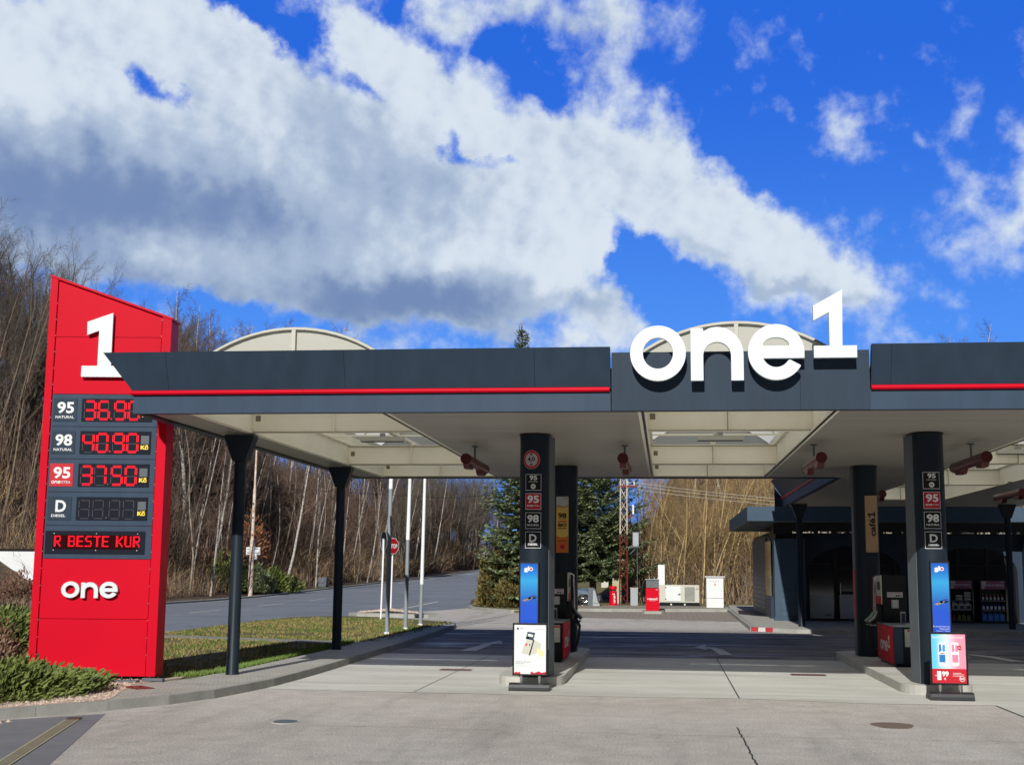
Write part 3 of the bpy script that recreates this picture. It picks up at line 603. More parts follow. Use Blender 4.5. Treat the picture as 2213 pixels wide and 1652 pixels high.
BAYS = [(-7.06, -4.13, 18.45, 31.9), (-.31, 2.42, 18.45, 31.9), (6.12, 8.72, 18.45, 42.1)]
for bi, (x0, x1, y0, y1) in enumerate(BAYS):
    mb = MB()
    for x in (x0, x1):
        mb.box(x - .012, y0, H + .0, x + .012, y1, 4.84); mb.box(x - .07 if x == x0 else x - .05, y0, H - .004, x + .05 if x == x0 else x + .07, y1, H + .012); mb.box(x - .07, y0, 4.62, x + .07, y1, 4.64)
    mb.build('bay_girder', 'cream', can)
    ys = [21.3, 28.1, 31.82] if bi < 2 else [21.3, 28.1, 34.9, 41.9]
    for k, y in enumerate(ys):
        mb = MB(); a, b = x0 + .013, x1 - .013
        mb.box(a, y - .01, H + .012, b, y + .01, 4.60); mb.box(a, y - .085, H + .0, b, y + .085, H + .012); mb.box(a, y - .085, 4.60, b, y + .085, 4.615)
        for sx in ((a + b) / 2,): mb.box(sx - .008, y - .075, H + .013, sx + .008, y + .075, 4.599)
        mb.box(a + .06, y - .014, H + .2, a + .15, y - .0105, H + .3, 1); mb.box(a, y - .0875, H + .001, b, y - .0855, H + .011, 1); mb.box(a, y - .014, H + .0125, b, y - .0105, H + .022, 1); mb.box((a + b) / 2 - .02, y - .0145, H + .023, (a + b) / 2 - .0085, y - .0105, 4.59, 1); mb.box(a, y - .015, 4.585, b, y - .0105, 4.599, 1)
        mb.build('cross_beam', ['cream', 'cream_dark'], can)
    cx = (x0 + x1) / 2
    mb = MB(); 
    for k in range(len(ys) - 1): mb.box(cx - .05, ys[k] + .1, 4.64, cx + .05, ys[k + 1] - .1, 4.70)
    for k in range(len(ys) - 1):
        m_ = (ys[k] + ys[k + 1]) / 2 - .3; mb.box(x0 + .03, m_, 4.56, x1 - .03, m_ + .05, 4.60); mb.box(x0 + .03, m_ + 2.2, 4.66, x1 - .03, m_ + 2.24, 4.70)
    mb.build('purlin', 'cream', can)
    # translucent barrel vault
    R = 2.42; zt = 5.49; hc = 1.55; a0 = math.asin(hc / R); zc = zt - R
    arc = [(cx + R * math.sin(a0 * (2 * i / 20 - 1)), zc + R * math.cos(a0 * (2 * i / 20 - 1))) for i in range(21)]
    mb = MB(); vs = [(x, y0 + .3, z) for x, z in arc] + [(x, y1 - .2, z) for x, z in arc]
    mb.add(vs, [(i, i + 1, 22 + i, 21 + i) for i in range(20)], 0, True); v = mb.build('vault_sheet', 'vault', can)
    for yy in (y0 + .32, y1 - .22):
        mb = MB(); mb.add([(x, yy, z) for x, z in arc], [tuple(range(21))]); mb.build('vault_gable', 'gable', can)
    mb = MB(); nR = int((y1 - y0) / 2.1)
    for k in range(nR + 1):
        yy = y0 + .28 + (y1 - y0 - .5) * k / nR; mb.tube([(x, yy, z + .012) for x, z in arc], .028, 5, 0, False)
    for xx in (cx,): mb.box(xx - .03, y0 + .25, arc[0][1] + .01, xx + .03, y0 + .3, zt - .01)
    for i in (4, 10, 16): mb.box(arc[i][0] - .015, y0 + .35, arc[i][1] - .05, arc[i][0] + .015, y1 - .25, arc[i][1] - .02)
    mb.build('vault_rib', 'offwhite', can)
    mb = MB()
    for s in (-1, 1): mb.box(cx + s * hc - .06, y0 + .2, 4.80, cx + s * hc + .06, y1 - .1, arc[0][1] + .03)
    mb.box(x0 - .1, y0 + .20, 4.66, x1 + .1, y0 + .26, arc[0][1] - .01); mb.box(x0 - .1, y1 - .18, 4.66, x1 + .1, y1 - .12, arc[0][1] - .01)
    mb.build('vault_curb', 'offwhite', can)
# slim side columns with flared heads
def slim(x, y, m='anthracite_blue', r=.105, zb=.115):
    mb = MB(); mb.tube([(x, y, zb), (x, y, zb + .03), (x, y, 3.72)], [r * 1.15, r, r * .93], 20); mb.prism([(x - .12, y - .11), (x + .12, y - .11), (x + .12, y + .11), (x - .12, y + .11)], 3.70, 3.72)
    vs = [(x + sx * a, y + sy * b, z) for a, b, z in ((.12, .11, 3.72), (.26, .12, 4.10), (.26, .12, 4.15)) for sx, sy in ((-1, -1), (1, -1), (1, 1), (-1, 1))]
    mb.add(vs, [(k * 4 + i, k * 4 + (i + 1) % 4, k * 4 + 4 + (i + 1) % 4, k * 4 + 4 + i) for k in range(2) for i in range(4)] + [(8, 9, 10, 11)])
    c = mb.build('column', m, can)
    return c
c = slim(-7.25, 21.35); mb = MB(); mb.tube([(-7.30, 21.23, .13), (-7.29, 21.23, .95)], .008, 6); mb.box(-7.315, 21.20, .42, -7.28, 21.24, .55); mb.build('earth_cable', 'black', c)
slim(-7.25, 28.3); slim(4.45, 43.9); slim(11.15, 43.9)
# broad pump columns, rounded front and back
def signface(cx, cy, R):
    def fr(u, v, w=.006):
        a = u / R; return (cx + (R + w) * math.sin(a), cy - (R + w) * math.cos(a), v)
    return fr
def wrapplate(mb, cx, cy, R, u0, v0, u1, v1, w, m, n=16):
    vs = []
    for i in range(n + 1):
        a = (u0 + (u1 - u0) * i / n) / R
        for v in (v0, v1): vs.append((cx + (R + w) * math.sin(a), cy - (R + w) * math.cos(a), v))
    mb.add(vs, [(2 * i, 2 * i + 2, 2 * i + 3, 2 * i + 1) for i in range(n)], m, True)
def broad(cx, yf, sideL=True):
    R = .25; cy = yf + R; L = .34; mb = MB()
    pl = [(cx + R * math.cos(math.radians(a)), cy + R * math.sin(math.radians(a))) for a in range(180, 361, 10)] + [(cx + R * math.cos(math.radians(a)), cy + L + R * math.sin(math.radians(a))) for a in range(0, 181, 10)]
    mb.prism(pl, .15, H - .004, 'z', 0, True); c = mb.build('column', 'anthracite_blue', can)
    mb = MB(); mb.prism([((x - cx) * 1.06 + cx, (y - cy) * 1.04 + cy) for x, y in pl], H - .03, H - .006); mb.build('collar', 'black', c)
    mb = MB()
    for s in (-1, 1): mb.box(cx + s * (R + .002) - .006, cy + .0, .16, cx + s * (R + .002) + .006, cy + L, H - .04)
    mb.build('side_cladding', 'galv_dark', c)
    return c, cy
def cdisc(mb, fr, uc, zc, r, w, m, n=16, k=1.0):
    vs = []
    for i in range(n + 1):
        u = -r + 2 * r * i / n; h = math.sqrt(max(0, r * r - u * u)) * k; vs += [fr(uc + u, zc - h, w), fr(uc + u, zc + h, w)]
    mb.add(vs, [(2 * i, 2 * i + 2, 2 * i + 3, 2 * i + 1) for i in range(n)], m, True)
def square_sign(c, cx, cy, zt, s, bg, big, small=None, kind=''):
    R = .25; fr = signface(cx, cy, R); mb = MB(); h = s / 2
    wrapplate(mb, cx, cy, R, -h, zt - s, h, zt, .004, 1); wrapplate(mb, cx, cy, R, -h + .007, zt - s + .007, h - .007, zt - .007, .0055, 0)
    f = lambda u, v: fr(u, v, .0105)
    if kind == 'es':
        text(mb, big, -.06, zt - .10, .065, zt - .02, f, 1, .03); text(mb, 'NATURAL', -.075, zt - .135, .075, zt - .117, f, 1, .01)
        cdisc(mb, fr, 0, zt - .205, .042, .0085, 1)
        text(mb, 'E5', -.022, zt - .221, .022, zt - .189, lambda u, v: fr(u, v, .0115), 0, .03)
    elif small == 'XTRA':
        text(mb, big, -.095, zt - .165, .095, zt - .035, f, 1, .03); wordmark(mb, 'one', -.105, zt - .225, .10, f, 1); text(mb, 'XTRA', .002, zt - .223, .105, zt - .196, f, 1, .0)
    else:
        bw = .095 if len(big) > 1 else .06
        text(mb, big, -bw, zt - .17, bw, zt - .04, f, 1, .03); text(mb, small, -.10 if len(small) > 6 else -.08, zt - .225, .10 if len(small) > 6 else .08, zt - .193, f, 1, .02)
    mb.build('fuel_sign', [bg, 'sign_white'], c)
def screen(c, cx, yf, x0, x1, z0, z1, txt=False):
    mb = MB(); y = yf - .05
    mb.box(x0 - .016, y, z0, x1 + .02, yf + .12, z1 + .03); k = mb.build('advert_screen', ['black'], c, bevel=.004)
    mb = MB(); mb.box(x0, y - .004, z0 + .01, x1, y - .001, z1); mb.build('display', 'screen_blue', k)
    mb = MB(); f = lambda u, v: (u, y - .0065, v); f2 = lambda u, v: (u, y - .0055, v); w = x1 - x0; xc = x0 + w * .46
    text(mb, 'gl', xc - .075, z1 - .145, xc + .012, z1 - .048, f, 0, .05)
    for r, m in ((.032, 0),): mb.add([f(xc + .044 + r * math.cos(k_ * .3142), z1 - .092 + r * math.sin(k_ * .3142)) for k_ in range(20)], [tuple(range(20))], m)
    mb.add([(xc + .044 + .018 * math.cos(k_ * .3142), y - .0085, z1 - .092 + .018 * math.sin(k_ * .3142)) for k_ in range(20)], [tuple(range(20))], 1)
    PM = ['white_matt', 'red', 'bottle_blue', 'plywood', 'black']; mb.build('advert_wordmark', PM, k); mb = MB(); zc = z0 + (z1 - z0) * .42
    for (a, b, cc, d, m) in ((.35, .045, .95, .075, 2), (.2, .0, .75, .022, 3), (.42, .02, .7, .04, 0), (.62, .03, .98, .045, 4), (.1, -.02, .5, -.008, 3)):
        mb.add([f2(x0 + w * a, zc + b * .5), f2(x0 + w * (a + .2), zc + b * .7 - .012), f2(x0 + w * cc, zc + d), f2(x0 + w * (cc - .2), zc + d * .9 + .008)], [(0, 1, 2, 3)], m)
    mb.build('advert_picture', PM, k)
    if txt:
        mb = MB()
        for i, t in enumerate(('Ein deutlich besseres', 'Erlebnis dank', 'EasyView™ Display')): text(mb, t, x1 - .012 - .012 * len(t), z0 + .095 - i * .036, x1 - .012, z0 + .115 - i * .036, f, 0, .0)
        mb.build('advert_lettering', PM, k)
c1, cy1 = broad(-2.19, 21.42)
fr = signface(-2.19, cy1, .25); mb = MB(); zc = 3.728

CD = lambda r, w, m: cdisc(mb, fr, -.035, zc, r, w, m, 20, 1.06)
CD(.148, .004, 2); CD(.142, .006, 1); CD(.106, .008, 0)
text(mb, '4,0', -.095, zc - .04, .025, zc + .045, lambda u, v: fr(u, v, .0115), 3, .03); text(mb, 'm', -.05, zc - .058, -.02, zc - .045, lambda u, v: fr(u, v, .0115), 3, .02)
for s in (-1, 1): mb.add([fr(-.035 - .028, zc + s * .10, .0115), fr(-.035 + .028, zc + s * .10, .0115), fr(-.035, zc + s * .062, .0115)], [(0, 1, 2)], 3)
mb.build('height_limit_sign', ['sign_grey', 'red_matt', 'sign_grey', 'black'], c1)
for cc, cyy, cxx, zz, off in ((c1, cy1, -2.19, 3.483, -.045),):
    pass
def signs(c, cx, cy, z0, off):
    # the signs sit slightly to one side of the centre line: turn them round the column
    for i, (bg, big, small, kind) in enumerate((('black', '95', '', 'es'), ('red_matt', '95', 'XTRA', ''), ('black', '98', 'NATURAL', ''), ('black', 'D', 'DIESEL', ''))):
        square_sign(c, cx, cy, z0 - i * .3195, .272, bg, big, small or None, kind)
        ch = c.children[-1]; p = Vector((cx, cy, 0)) - ORG[c.name]
        ch.matrix_local = Matrix.Translation(p) @ Matrix.Rotation(off / .25, 4, 'Z') @ Matrix.Translation(-p)
signs(c1, -2.19, cy1, 3.483, -.048)
screen(c1, -2.19, 21.42, -2.385, -2.10, .98, 2.0)
c4, cy4 = broad(4.285, 21.42); signs(c4, 4.285, cy4, 3.517, .058); screen(c4, 4.285, 21.42, 4.215, 4.48, .96, 2.06, True)
c2, cy2 = broad(-2.19, 28.15)
mb = MB(); x0, x1 = -2.362, -2.098
mb.box(x0, 28.10, 2.27, x1, 28.20, 3.486, 0); f = lambda u, v: (u, 28.0965, v); f2 = lambda u, v: (u, 28.0975, v)
mb.add([f2(x0, 3.486), f2(x1, 3.486), f2(x1, 3.32), f2(x0 + .17, 3.27), f2(x0 + .08, 3.31), f2(x0, 3.30)], [(0, 1, 2, 3, 4, 5)], 1)
mb.add([f2(x0, 3.30), f2(x0 + .08, 3.31), f2(x0 + .17, 3.27), f2(x1, 3.32), f2(x1, 3.27), f2(x0 + .17, 3.23), f2(x0, 3.25)], [(0, 1, 2, 3, 4, 5, 6)], 4)
mb.add([f2(x0, 2.27), f2(x1, 2.27), f2(x1, 2.62)] + [f2(x0 + .132 + .132 * math.cos(math.radians(a)), 2.66 - .06 * math.sin(math.radians(a))) for a in range(0, 181, 20)] + [f2(x0, 2.62)], [tuple(range(14))], 2)
wordmark(mb, 'one1', x0 + .16, 3.435, .08, f, 3)
text(mb, '98', x0 + .04, 3.01, x0 + .225, 3.13, f, 3, .04); text(mb, 'HÖCHSTE KLASSE', x0 + .045, 2.985, x0 + .22, 3.0, f, 3, .02); text(mb, 'OHNE', x0 + .04, 2.92, x0 + .225, 2.965, f, 5, .04)
text(mb, 'BIO', x0 + .04, 2.83, x0 + .225, 2.905, f, 3, .05); text(mb, 'STOFF', x0 + .04, 2.775, x0 + .225, 2.81, f, 3, .04); text(mb, 'NATURAL', x0 + .03, 2.51, x0 + .23, 2.54, f, 3, .04)
mb.add([f(x0 + .132 + .055 * math.cos(k * .3142), 2.40 + .055 * math.sin(k * .3142)) for k in range(20)], [tuple(range(20))], 5)
mb.build('advert_plate', ['yellow_ad', 'sign_grey', 'orange_ad', 'black', 'plywood', 'red_matt'], c2)
c3, cy3 = broad(4.285, 28.15); mb = MB(); x0, x1 = 4.228, 4.478
mb.box(x0, 28.09, 2.325, x1, 28.19, 3.519, 0)
vs, fs, _ = text_geo('café', .03); mb.add([(x0 + .205 - v[1] * .13, 28.0865, 2.66 + v[0] * .38) for v in vs], fs, 1)
glyph(mb, '1', 0, 0, 1, lambda u, v, w: (x0 + .205 - v * .13 / .75 + .05, 28.0865, 3.06 + (u - 2.55) * .2), 0, 1)
mb.build('cafe_plate', ['plywood', 'black'], c3)
mb = MB(); mb.box(4.02, 28.45, .95, 4.031, 28.72, 1.95); mb.build('promo_strip', 'red_matt', c3)
# lamps hanging below the canopy
mb = MB(); mb.tube([(0, 0, 0), (0, 2.45, 0)], .092, 20)
r0 = thing('hanging_lamp', 'dark red tubular lamp under the canopy, left of the first round pump column', 'lamp', (0, 0, 0), 'red tube lamps under the canopy')
mb.build('lamp_body', 'red_lamp', r0)
for y in (-.006, 2.451): mb = MB(); mb.tube([(0, y, 0), (0, y + .006, 0)], .097, 20); mb.build('end_cap', 'red_lamp', r0)
mb = MB(); mb.prism([(.15, -.16), (.5, -.16), (.62, -.07), (.05, -.07)], -.06, .06, 'x'); mb.build('lamp_bracket', 'red_lamp', r0); mb = MB(); mb.prism([(1.75, -.16), (2.1, -.16), (2.3, -.07), (1.6, -.07)], -.06, .06, 'x'); mb.build('lamp_bracket', 'red_lamp', r0)
mb = MB(); mb.tube([(0, 1.1, .08), (0, 1.1, .325)], .018, 8); mb.tube([(0, 1.1, .31), (0, 1.1, .325)], .06, 12); mb.build('hanger_rod', 'galv_dark', r0)
r0.location = (-3.53, 22.65, 3.85)
for i, (x, y, l) in enumerate(((-.73, 22.6, 'dark red tubular lamp between the first pump column and the middle skylight'), (2.68, 22.5, 'dark red tubular lamp just right of the middle skylight'), (5.40, 22.4, 'longest looking red tubular lamp, right of the right pump column at the front'), (5.42, 33.1, 'small red lamp whose end shows between the two right pump columns'), (8.58, 32.3, 'red tubular lamp farthest right, beside the slim back column'))):
    dup(r0, (x, y, 3.85), 0, 1, l)
fl = thing('strip_light', 'white strip light hanging in the left skylight bay of the canopy', 'lamp', (0, 0, 0), 'white strip lights in the skylight bays')
mb = MB(); mb.prism([(-.06, 0), (.06, 0), (.075, .09), (-.075, .09)], -.44, .44, 'x'); mb.build('lamp_housing', 'offwhite', fl)
mb = MB(); mb.box(-.43, -.05, -.014, .43, .05, -.001); mb.build('diffuser', 'anthracite', fl)
mb = MB(); mb.box(-.05, -.03, .091, .05, .03, .16); mb.build('bracket', 'galv', fl)
fl.location = (-5.57, 24.95, 4.395)
dup(fl, (1.07, 24.95, 4.395), 0, 1, 'white strip light hanging in the middle skylight bay below the wordmark'); dup(fl, (7.4, 28.0, 4.395), 0, 1, 'white strip light hanging in the right skylight bay of the canopy')
# ================================================================== PUMP ISLANDS
def island(x0, x1, y0, y1, skew=0):
    c = .42; q = lambda cx, cy, a0, a1: [(cx + c * math.cos(math.radians(a0 + (a1 - a0) * i / 7)), cy + 1.35 * c * math.sin(math.radians(a0 + (a1 - a0) * i / 7))) for i in range(8)]
    pl = q(x0 + c, y0 + 1.35 * c, 180, 270) + q(x1 - c, y0 + 1.35 * c, 270, 360) + q(x1 - c, y1 - 1.35 * c, 0, 90) + q(x0 + c, y1 - 1.35 * c, 90, 180)
    mb = MB(); mb.prism(pl, -.02, .15, 'z'); o = tag(mb.build('pump_island', 'conc', bevel=.015), kind='structure')
    return o
island(-2.80, -1.70, 21.45, 29.9); island(3.74, 4.86, 21.25, 30.2)
# ================================================================== PRICE PYLON
TP = Vector((-8.091, 19.948, 0)); TA = .119; rd = Vector((math.cos(TA), math.sin(TA), 0)); on = Vector((math.sin(TA), -math.cos(TA), 0))
def T(u, v, w=0): return tuple(TP + rd * u + on * w + Vector((0, 0, v)))
tot = thing('price_pylon', 'tall red slanted-top fuel price pylon with lit red prices, left of the canopy', 'sign', (TP.x - .98, TP.y + .1, .12))
top = lambda u: 6.642 + (5.935 - 6.642) * (u + 1.968) / (1.968 + .058)
U0, U1, V0 = -1.972, .052, .175
def tprism(mb, poly, w0, w1, m=0): mb.prism([(p[0], p[1]) for p in poly], w0, w1, 'y', m, xf=lambda x, y, z: T(x, z, y))
mb = MB(); tprism(mb, [(U0 + .01, V0), (U1 - .01, V0), (U1 - .01, top(U1) - .03), (U0 + .01, top(U0) - .03)], -.50, -.035); mb.build('body', 'red', tot)
mb = MB(); tprism(mb, [(U0, V0), (U0 + .118, V0), (U0 + .118, top(U0 + .118) - .02), (U0, top(U0) - .02)], -.034, 0); mb.build('side_post', 'red', tot)
mb = MB(); tprism(mb, [(U1 - .15, V0), (U1, V0), (U1, top(U1) - .02), (U1 - .15, top(U1 - .15) - .02)], -.034, 0); mb.build('side_post', 'red', tot)
mb = MB(); tprism(mb, [(U0 - .01, top(U0) - .022), (U1 + .012, top(U1 + .012) - .022), (U1 + .012, top(U1 + .012) + .015), (U0 - .01, top(U0) + .015)], -.515, .012); mb.build('top_cap', 'red', tot)
IU0, IU1 = U0 + .135, U1 - .162
def tpanel(v0, v1, m, name='front_panel', slope=False):
    mb = MB(); p = [(IU0, v0), (IU1, v0), (IU1, (top(IU1) - .06) if slope else v1), (IU0, (top(IU0) - .06) if slope else v1)]
    tprism(mb, p, -.034, -.012); return mb.build(name, m, tot)
tpanel(5.62, 0, 'red', slope=True); tpanel(4.675, 5.612, 'red')
rows = [(4.141, 4.667), (3.615, 4.133), (3.080, 3.607), (2.542, 3.072)]
for n_, (a, b) in enumerate(rows):
    p = tpanel(a, b, 'slate_light', 'price_row'); zc = (a + b) / 2 + .0; zt = zc + .19; zb = zc - .18
    fr = lambda u, v: T(u, v, .002); mb = MB(); dz = 0
    tprism(mb, [(-1.805, zb), (-1.425, zb), (-1.425, zt), (-1.805, zt)], -.012, -.002, 0)
    big, sm = (('95', 'NATURAL'), ('98', 'NATURAL'), ('95', None), ('D', 'DIESEL'))[n_]
    text(mb, big, -1.745 if len(big) > 1 else -1.68, zb + .125, -1.47 if len(big) > 1 else -1.51, zb + .315, fr, 1, .03)
    if sm: text(mb, sm, -1.765 if n_ < 3 else -1.74, zb + .045, -1.465 if n_ < 3 else -1.51, zb + .088, fr, 1, .02)
    else: wordmark(mb, 'one', -1.77, zb + .045, .15, fr, 1); text(mb, 'XTRA', -1.612, zb + .048, -1.465, zb + .092, fr, 1, 0)
    mb.build('grade_plate', ['red_matt' if n_ == 2 else 'slate', 'white_matt'], p)
    mb = MB(); tprism(mb, [(-1.345, zb), (-.195, zb), (-.195, zt), (-1.345, zt)], -.012, -.001, 0)
    digs = ('3690', '4090', '3750', '8888')[n_]; SEG = {'0': 'abcdef', '1': 'bc', '3': 'abgcd', '4': 'fgbc', '5': 'afgcd', '6': 'afgedc', '7': 'abc', '8': 'abcdefg', '9': 'abfgcd'}
    def seg(u, v, s, on_):
        w_, h_ = .165, .145; t = .011; q = {'a': (0, 2 * h_, 1), 'd': (0, 0, 1), 'g': (0, h_, 1), 'b': (w_, h_, 0), 'c': (w_, 0, 0), 'f': (0, h_, 0), 'e': (0, 0, 0)}[s]
        for o in (-.011, .011):
            if q[2]: a0, b0, a1, b1 = u + q[0] + .016, v + q[1] + o - t / 2, u + q[0] + w_ - .016, v + q[1] + o + t / 2
            else: a0, b0, a1, b1 = u + q[0] + o - t / 2, v + q[1] + .016, u + q[0] + o + t / 2, v + q[1] + h_ - .016
            if not on_: 
                if o > 0: continue
                a0, b0, a1, b1 = (a0, b0 + t * .2, a1, b1 - t * .2) if q[2] else (a0 + t * .2, b0, a1 - t * .2, b1)
            bar(mb, a0, b0, a1, b1, lambda x, y: T(x, y, .0015), 1 if on_ else 2)
    for k, d in enumerate(digs):
        u = (-1.29, -1.065, -.80, -.575)[k]
        for s in 'abcdefg': seg(u, zb + .035, s, n_ != 3 and s in SEG[d])
    bar(mb, -.865, zb + .03, -.845, zb + .05, lambda x, y: T(x, y, .0015), 1 if n_ < 2 else 2)
    bar(mb, -.355, zb + .165, -.225, zb + .30, fr, 4); text(mb, 'Kč', -.355, zb + .075, -.228, zb + .15, fr, 3, .05)
    mb.build('price_display', ['screen_black', 'led', 'led_off', 'kc_yellow', 'grey_plate'], p)
p = tpanel(2.012, 2.534, 'slate_light', 'text_row')
mb = MB(); tprism(mb, [(-1.814, 2.087), (-.211, 2.087), (-.211, 2.451), (-1.814, 2.451)], -.012, -.001, 0); bar(mb, -1.69, 2.16, -.32, 2.385, lambda x, y: T(x, y, .0012), 1)
F57 = {'R': ('11110', '10001', '10001', '11110', '10100', '10010', '10001'), 'B': ('11110', '10001', '10001', '11110', '10001', '10001', '11110'), 'E': ('11111', '10000', '10000', '11110', '10000', '10000', '11111'),
       'S': ('01111', '10000', '10000', '01110', '00001', '00001', '11110'), 'T': ('11111', '00100', '00100', '00100', '00100', '00100', '00100'), 'K': ('10001', '10010', '10100', '11000', '10100', '10010', '10001'), 'U': ('10001', '10001', '10001', '10001', '10001', '10001', '01110'), ' ': None}
u = -1.672; s_ = .0225
for ch in 'R BESTE KUR':
    g = F57[ch]
    if g is None: u += s_ * 4; continue
    for r in range(7):
        for k in range(5):
            if g[r][k] == '1': bar(mb, u + k * s_, 2.355 - r * .0255, u + k * s_ + .019, 2.355 - r * .0255 + .017, lambda x, y: T(x, y, .0016), 2)
            if g[r][k] == '1' and k < 4 and g[r][k + 1] == '0': bar(mb, u + (k + 1) * s_, 2.355 - r * .0255, u + (k + 1) * s_ + .010, 2.355 - r * .0255 + .017, lambda x, y: T(x, y, .0016), 2)
    u += s_ * 6.05
for a in (-1.68, -1.0, -.34):
    for b in (2.14, 2.405): bar(mb, a, b, a + .012, b + .012, lambda x, y: T(x, y, .0016), 3)
mb.build('text_display', ['screen_black', 'led_board', 'led', 'white_matt'], p)
tpanel(1.066, 2.004, 'red'); tpanel(V0, 1.058, 'red')
one = [(-.892, 6.007), (-1.309, 5.854), (-1.301, 5.636), (-1.108, 5.711), (-1.109, 5.126), (-1.366, 5.124), (-1.365, 4.944), (-.63, 4.944), (-.63, 5.126), (-.887, 5.128)]
mb = MB(); tprism(mb, one, .03, .075); mb.box(0, 0, 0, 0, 0, 0) if 0 else None
for a, b in ((-1.02, 5.5), (-1.02, 5.03)): tprism(mb, [(a, b), (a + .04, b), (a + .04, b + .04), (a, b + .04)], -.02, .031)
mb.build('numeral', 'white', tot)
mb = MB()
for ch in 'one': glyph(mb, ch, -1.491, 1.392, .326, lambda u, v, w: T(u, v, .035 + w), .05, 0, .372)
mb.build('wordmark', 'white', tot)
mb = MB(); tprism(mb, [(U0 + .1, .09), (U1 - .1, .09), (U1 - .1, .17), (U0 + .1, .17)], -.42, -.08); mb.build('plinth', 'black', tot)
mb = MB()
for v in [.5 + .27 * i for i in range(22)]:
    for u in (U0 + .127, U1 - .156): bar(mb, u - .005, v, u + .005, v + .01, lambda x, y: T(x, y, .0012), 0)
mb.build('rivet', 'galv', tot)
# metal foot plates beside the pylon
for (x, y, l, w, h) in ((-8.35, 19.55, .42, .14, .03), (-7.98, 19.75, .34, .10, .05)):
    o = thing('foot_plate', ('longer ' if l > .4 else 'smaller ') + 'grey metal plate lying at the foot of the red pylon', 'metal plate', (x, y, .118))
    mb = MB(); mb.box(x - l / 2, y - w / 2, .119, x + l / 2, y + w / 2, .119 + h); mb.build('plate', 'galv_dark', o, bevel=.01)
    mb = MB(); mb.tube([(x - .06, y, .119), (x - .06, y, .20)], .012, 6); mb.tube([(x + .08, y, .119), (x + .08, y, .19)], .012, 6); mb.build('bolt', 'iron', o)
o = thing('rusty_cover', 'flat rusty red metal cover set in the paving before the pylon', 'metal cover', (-7.75, 18.7, .118)); mb = MB(); mb.prism([(-8.05, 18.72), (-7.7, 18.45), (-7.5, 18.62), (-7.85, 18.95)], .118, .13); mb.box(-7.83, 18.62, .1301, -7.73, 18.66, .145); mb.build('plate', 'rust_red', o)
# ================================================================== PAVEMENT SIGNS
def board(x0, x1, z0, z1, y, label, rz=0):
    cx = (x0 + x1) / 2; b = thing('pavement_sign', label, 'advertising sign', (cx, y, 0), 'advertising boards before the pumps'); w = .027
    mb = MB(); mb.box(x0, y - .02, z0, x0 + w, y + .02, z1); mb.box(x1 - w, y - .02, z0, x1, y + .02, z1); mb.box(x0 + w, y - .02, z0, x1 - w, y + .02, z0 + w); mb.box(x0 + w, y - .02, z1 - w, x1 - w, y + .02, z1); mb.build('frame', 'black', b, bevel=.004)
    mb = MB(); mb.box(x0 + w, y - .012, z0 + w, x1 - w, y + .012, z1 - w)
    P = (x0 + w, x1 - w, z0 + w, z1 - w, y - .0135)
    mb2 = mb
    for s in (-.14, .15):
        mb = MB(); mb.tube([(cx + s, y, .10), (cx + s, y, z0)], .018, 10); 
        for k in range(4): mb.tube([(cx + s, y, .135 + k * .022), (cx + s, y, .143 + k * .022)], .024, 10)
        mb.build('spring_leg', 'chrome', b)
    mb = MB(); hw = .32
    prof = [(y - .20, .0), (y + .20, .0), (y + .20, .05), (y + .12, .11), (y - .10, .125), (y - .18, .10), (y - .20, .06)]
    mb.prism(prof, cx - hw, cx + hw, 'x'); mb.build('base', 'rubber', b, bevel=.02)
    return b, mb2, P
b, mb, (x0, x1, z0, z1, y) = board(-2.441, -1.878, .228, 1.052, 20.8, 'advertising board with white poster of a card device, before the left pump column')
f = lambda u, v: (u, y, v); f1 = lambda u, v: (u, y - .001, v)
po = mb.build('poster', 'white_matt', b); mb = MB(); W_, H_ = x1 - x0, z1 - z0
def R(u0, v0, u1, v1, m, ff=None): bar(mb, x0 + u0 * W_, z0 + v0 * H_, x0 + u1 * W_, z0 + v1 * H_, ff or f, m)
def Q(pts, m, ff=None): mb.add([(ff or f)(x0 + a * W_, z0 + c_ * H_) for a, c_ in pts], [tuple(range(len(pts)))], m)
Q([(.22, .42), (.5, .38), (.64, .70), (.40, .74)], 2); Q([(.45, .36), (.8, .46), (.86, .62), (.6, .70)], 2)
Q([(.36, .72), (.60, .68), (.66, .84), (.42, .86)], 1, f1); Q([(.38, .71), (.46, .71), (.47, .75), (.39, .75)], 1, f1); Q([(.42, .77), (.58, .75), (.60, .80), (.44, .82)], 0, lambda u, v: (u, y - .002, v))
Q([(.34, .58), (.40, .57), (.42, .63), (.36, .61)], 3, f1); Q([(.47, .57), (.50, .57), (.505, .61), (.475, .61)], 4, f1); Q([(.56, .58), (.58, .58), (.59, .64), (.57, .63)], 5, f1)
Q([(.70, .47), (.84, .34), (.95, .40), (.90, .47), (.74, .53)], 6, f1); R(.08, .90, .14, .94, 4); text(mb, 'TOP', x0 + .17 * W_, z0 + .915 * H_, x0 + .28 * W_, z0 + .94 * H_, f, 4, 0)
text(mb, 'Laden Sie die neue', x0 + .05 * W_, z0 + .235 * H_, x0 + .52 * W_, z0 + .262 * H_, f, 4, 0); text(mb, 'smartCard', x0 + .05 * W_, z0 + .20 * H_, x0 + .30 * W_, z0 + .225 * H_, f, 4, 0)
R(.05, .165, .55, .172, 2); R(.05, .14, .45, .147, 2); R(.66, .905, .96, .912, 7)
Q([(0, 0), (.2, 0), (.2, .045), (.12, .03), (.06, .045), (0, .02)], 3); Q([(.52, 0), (1, 0), (1, .05), (.86, .03), (.78, .06), (.62, .02), (.57, .05), (.52, .045)], 3)
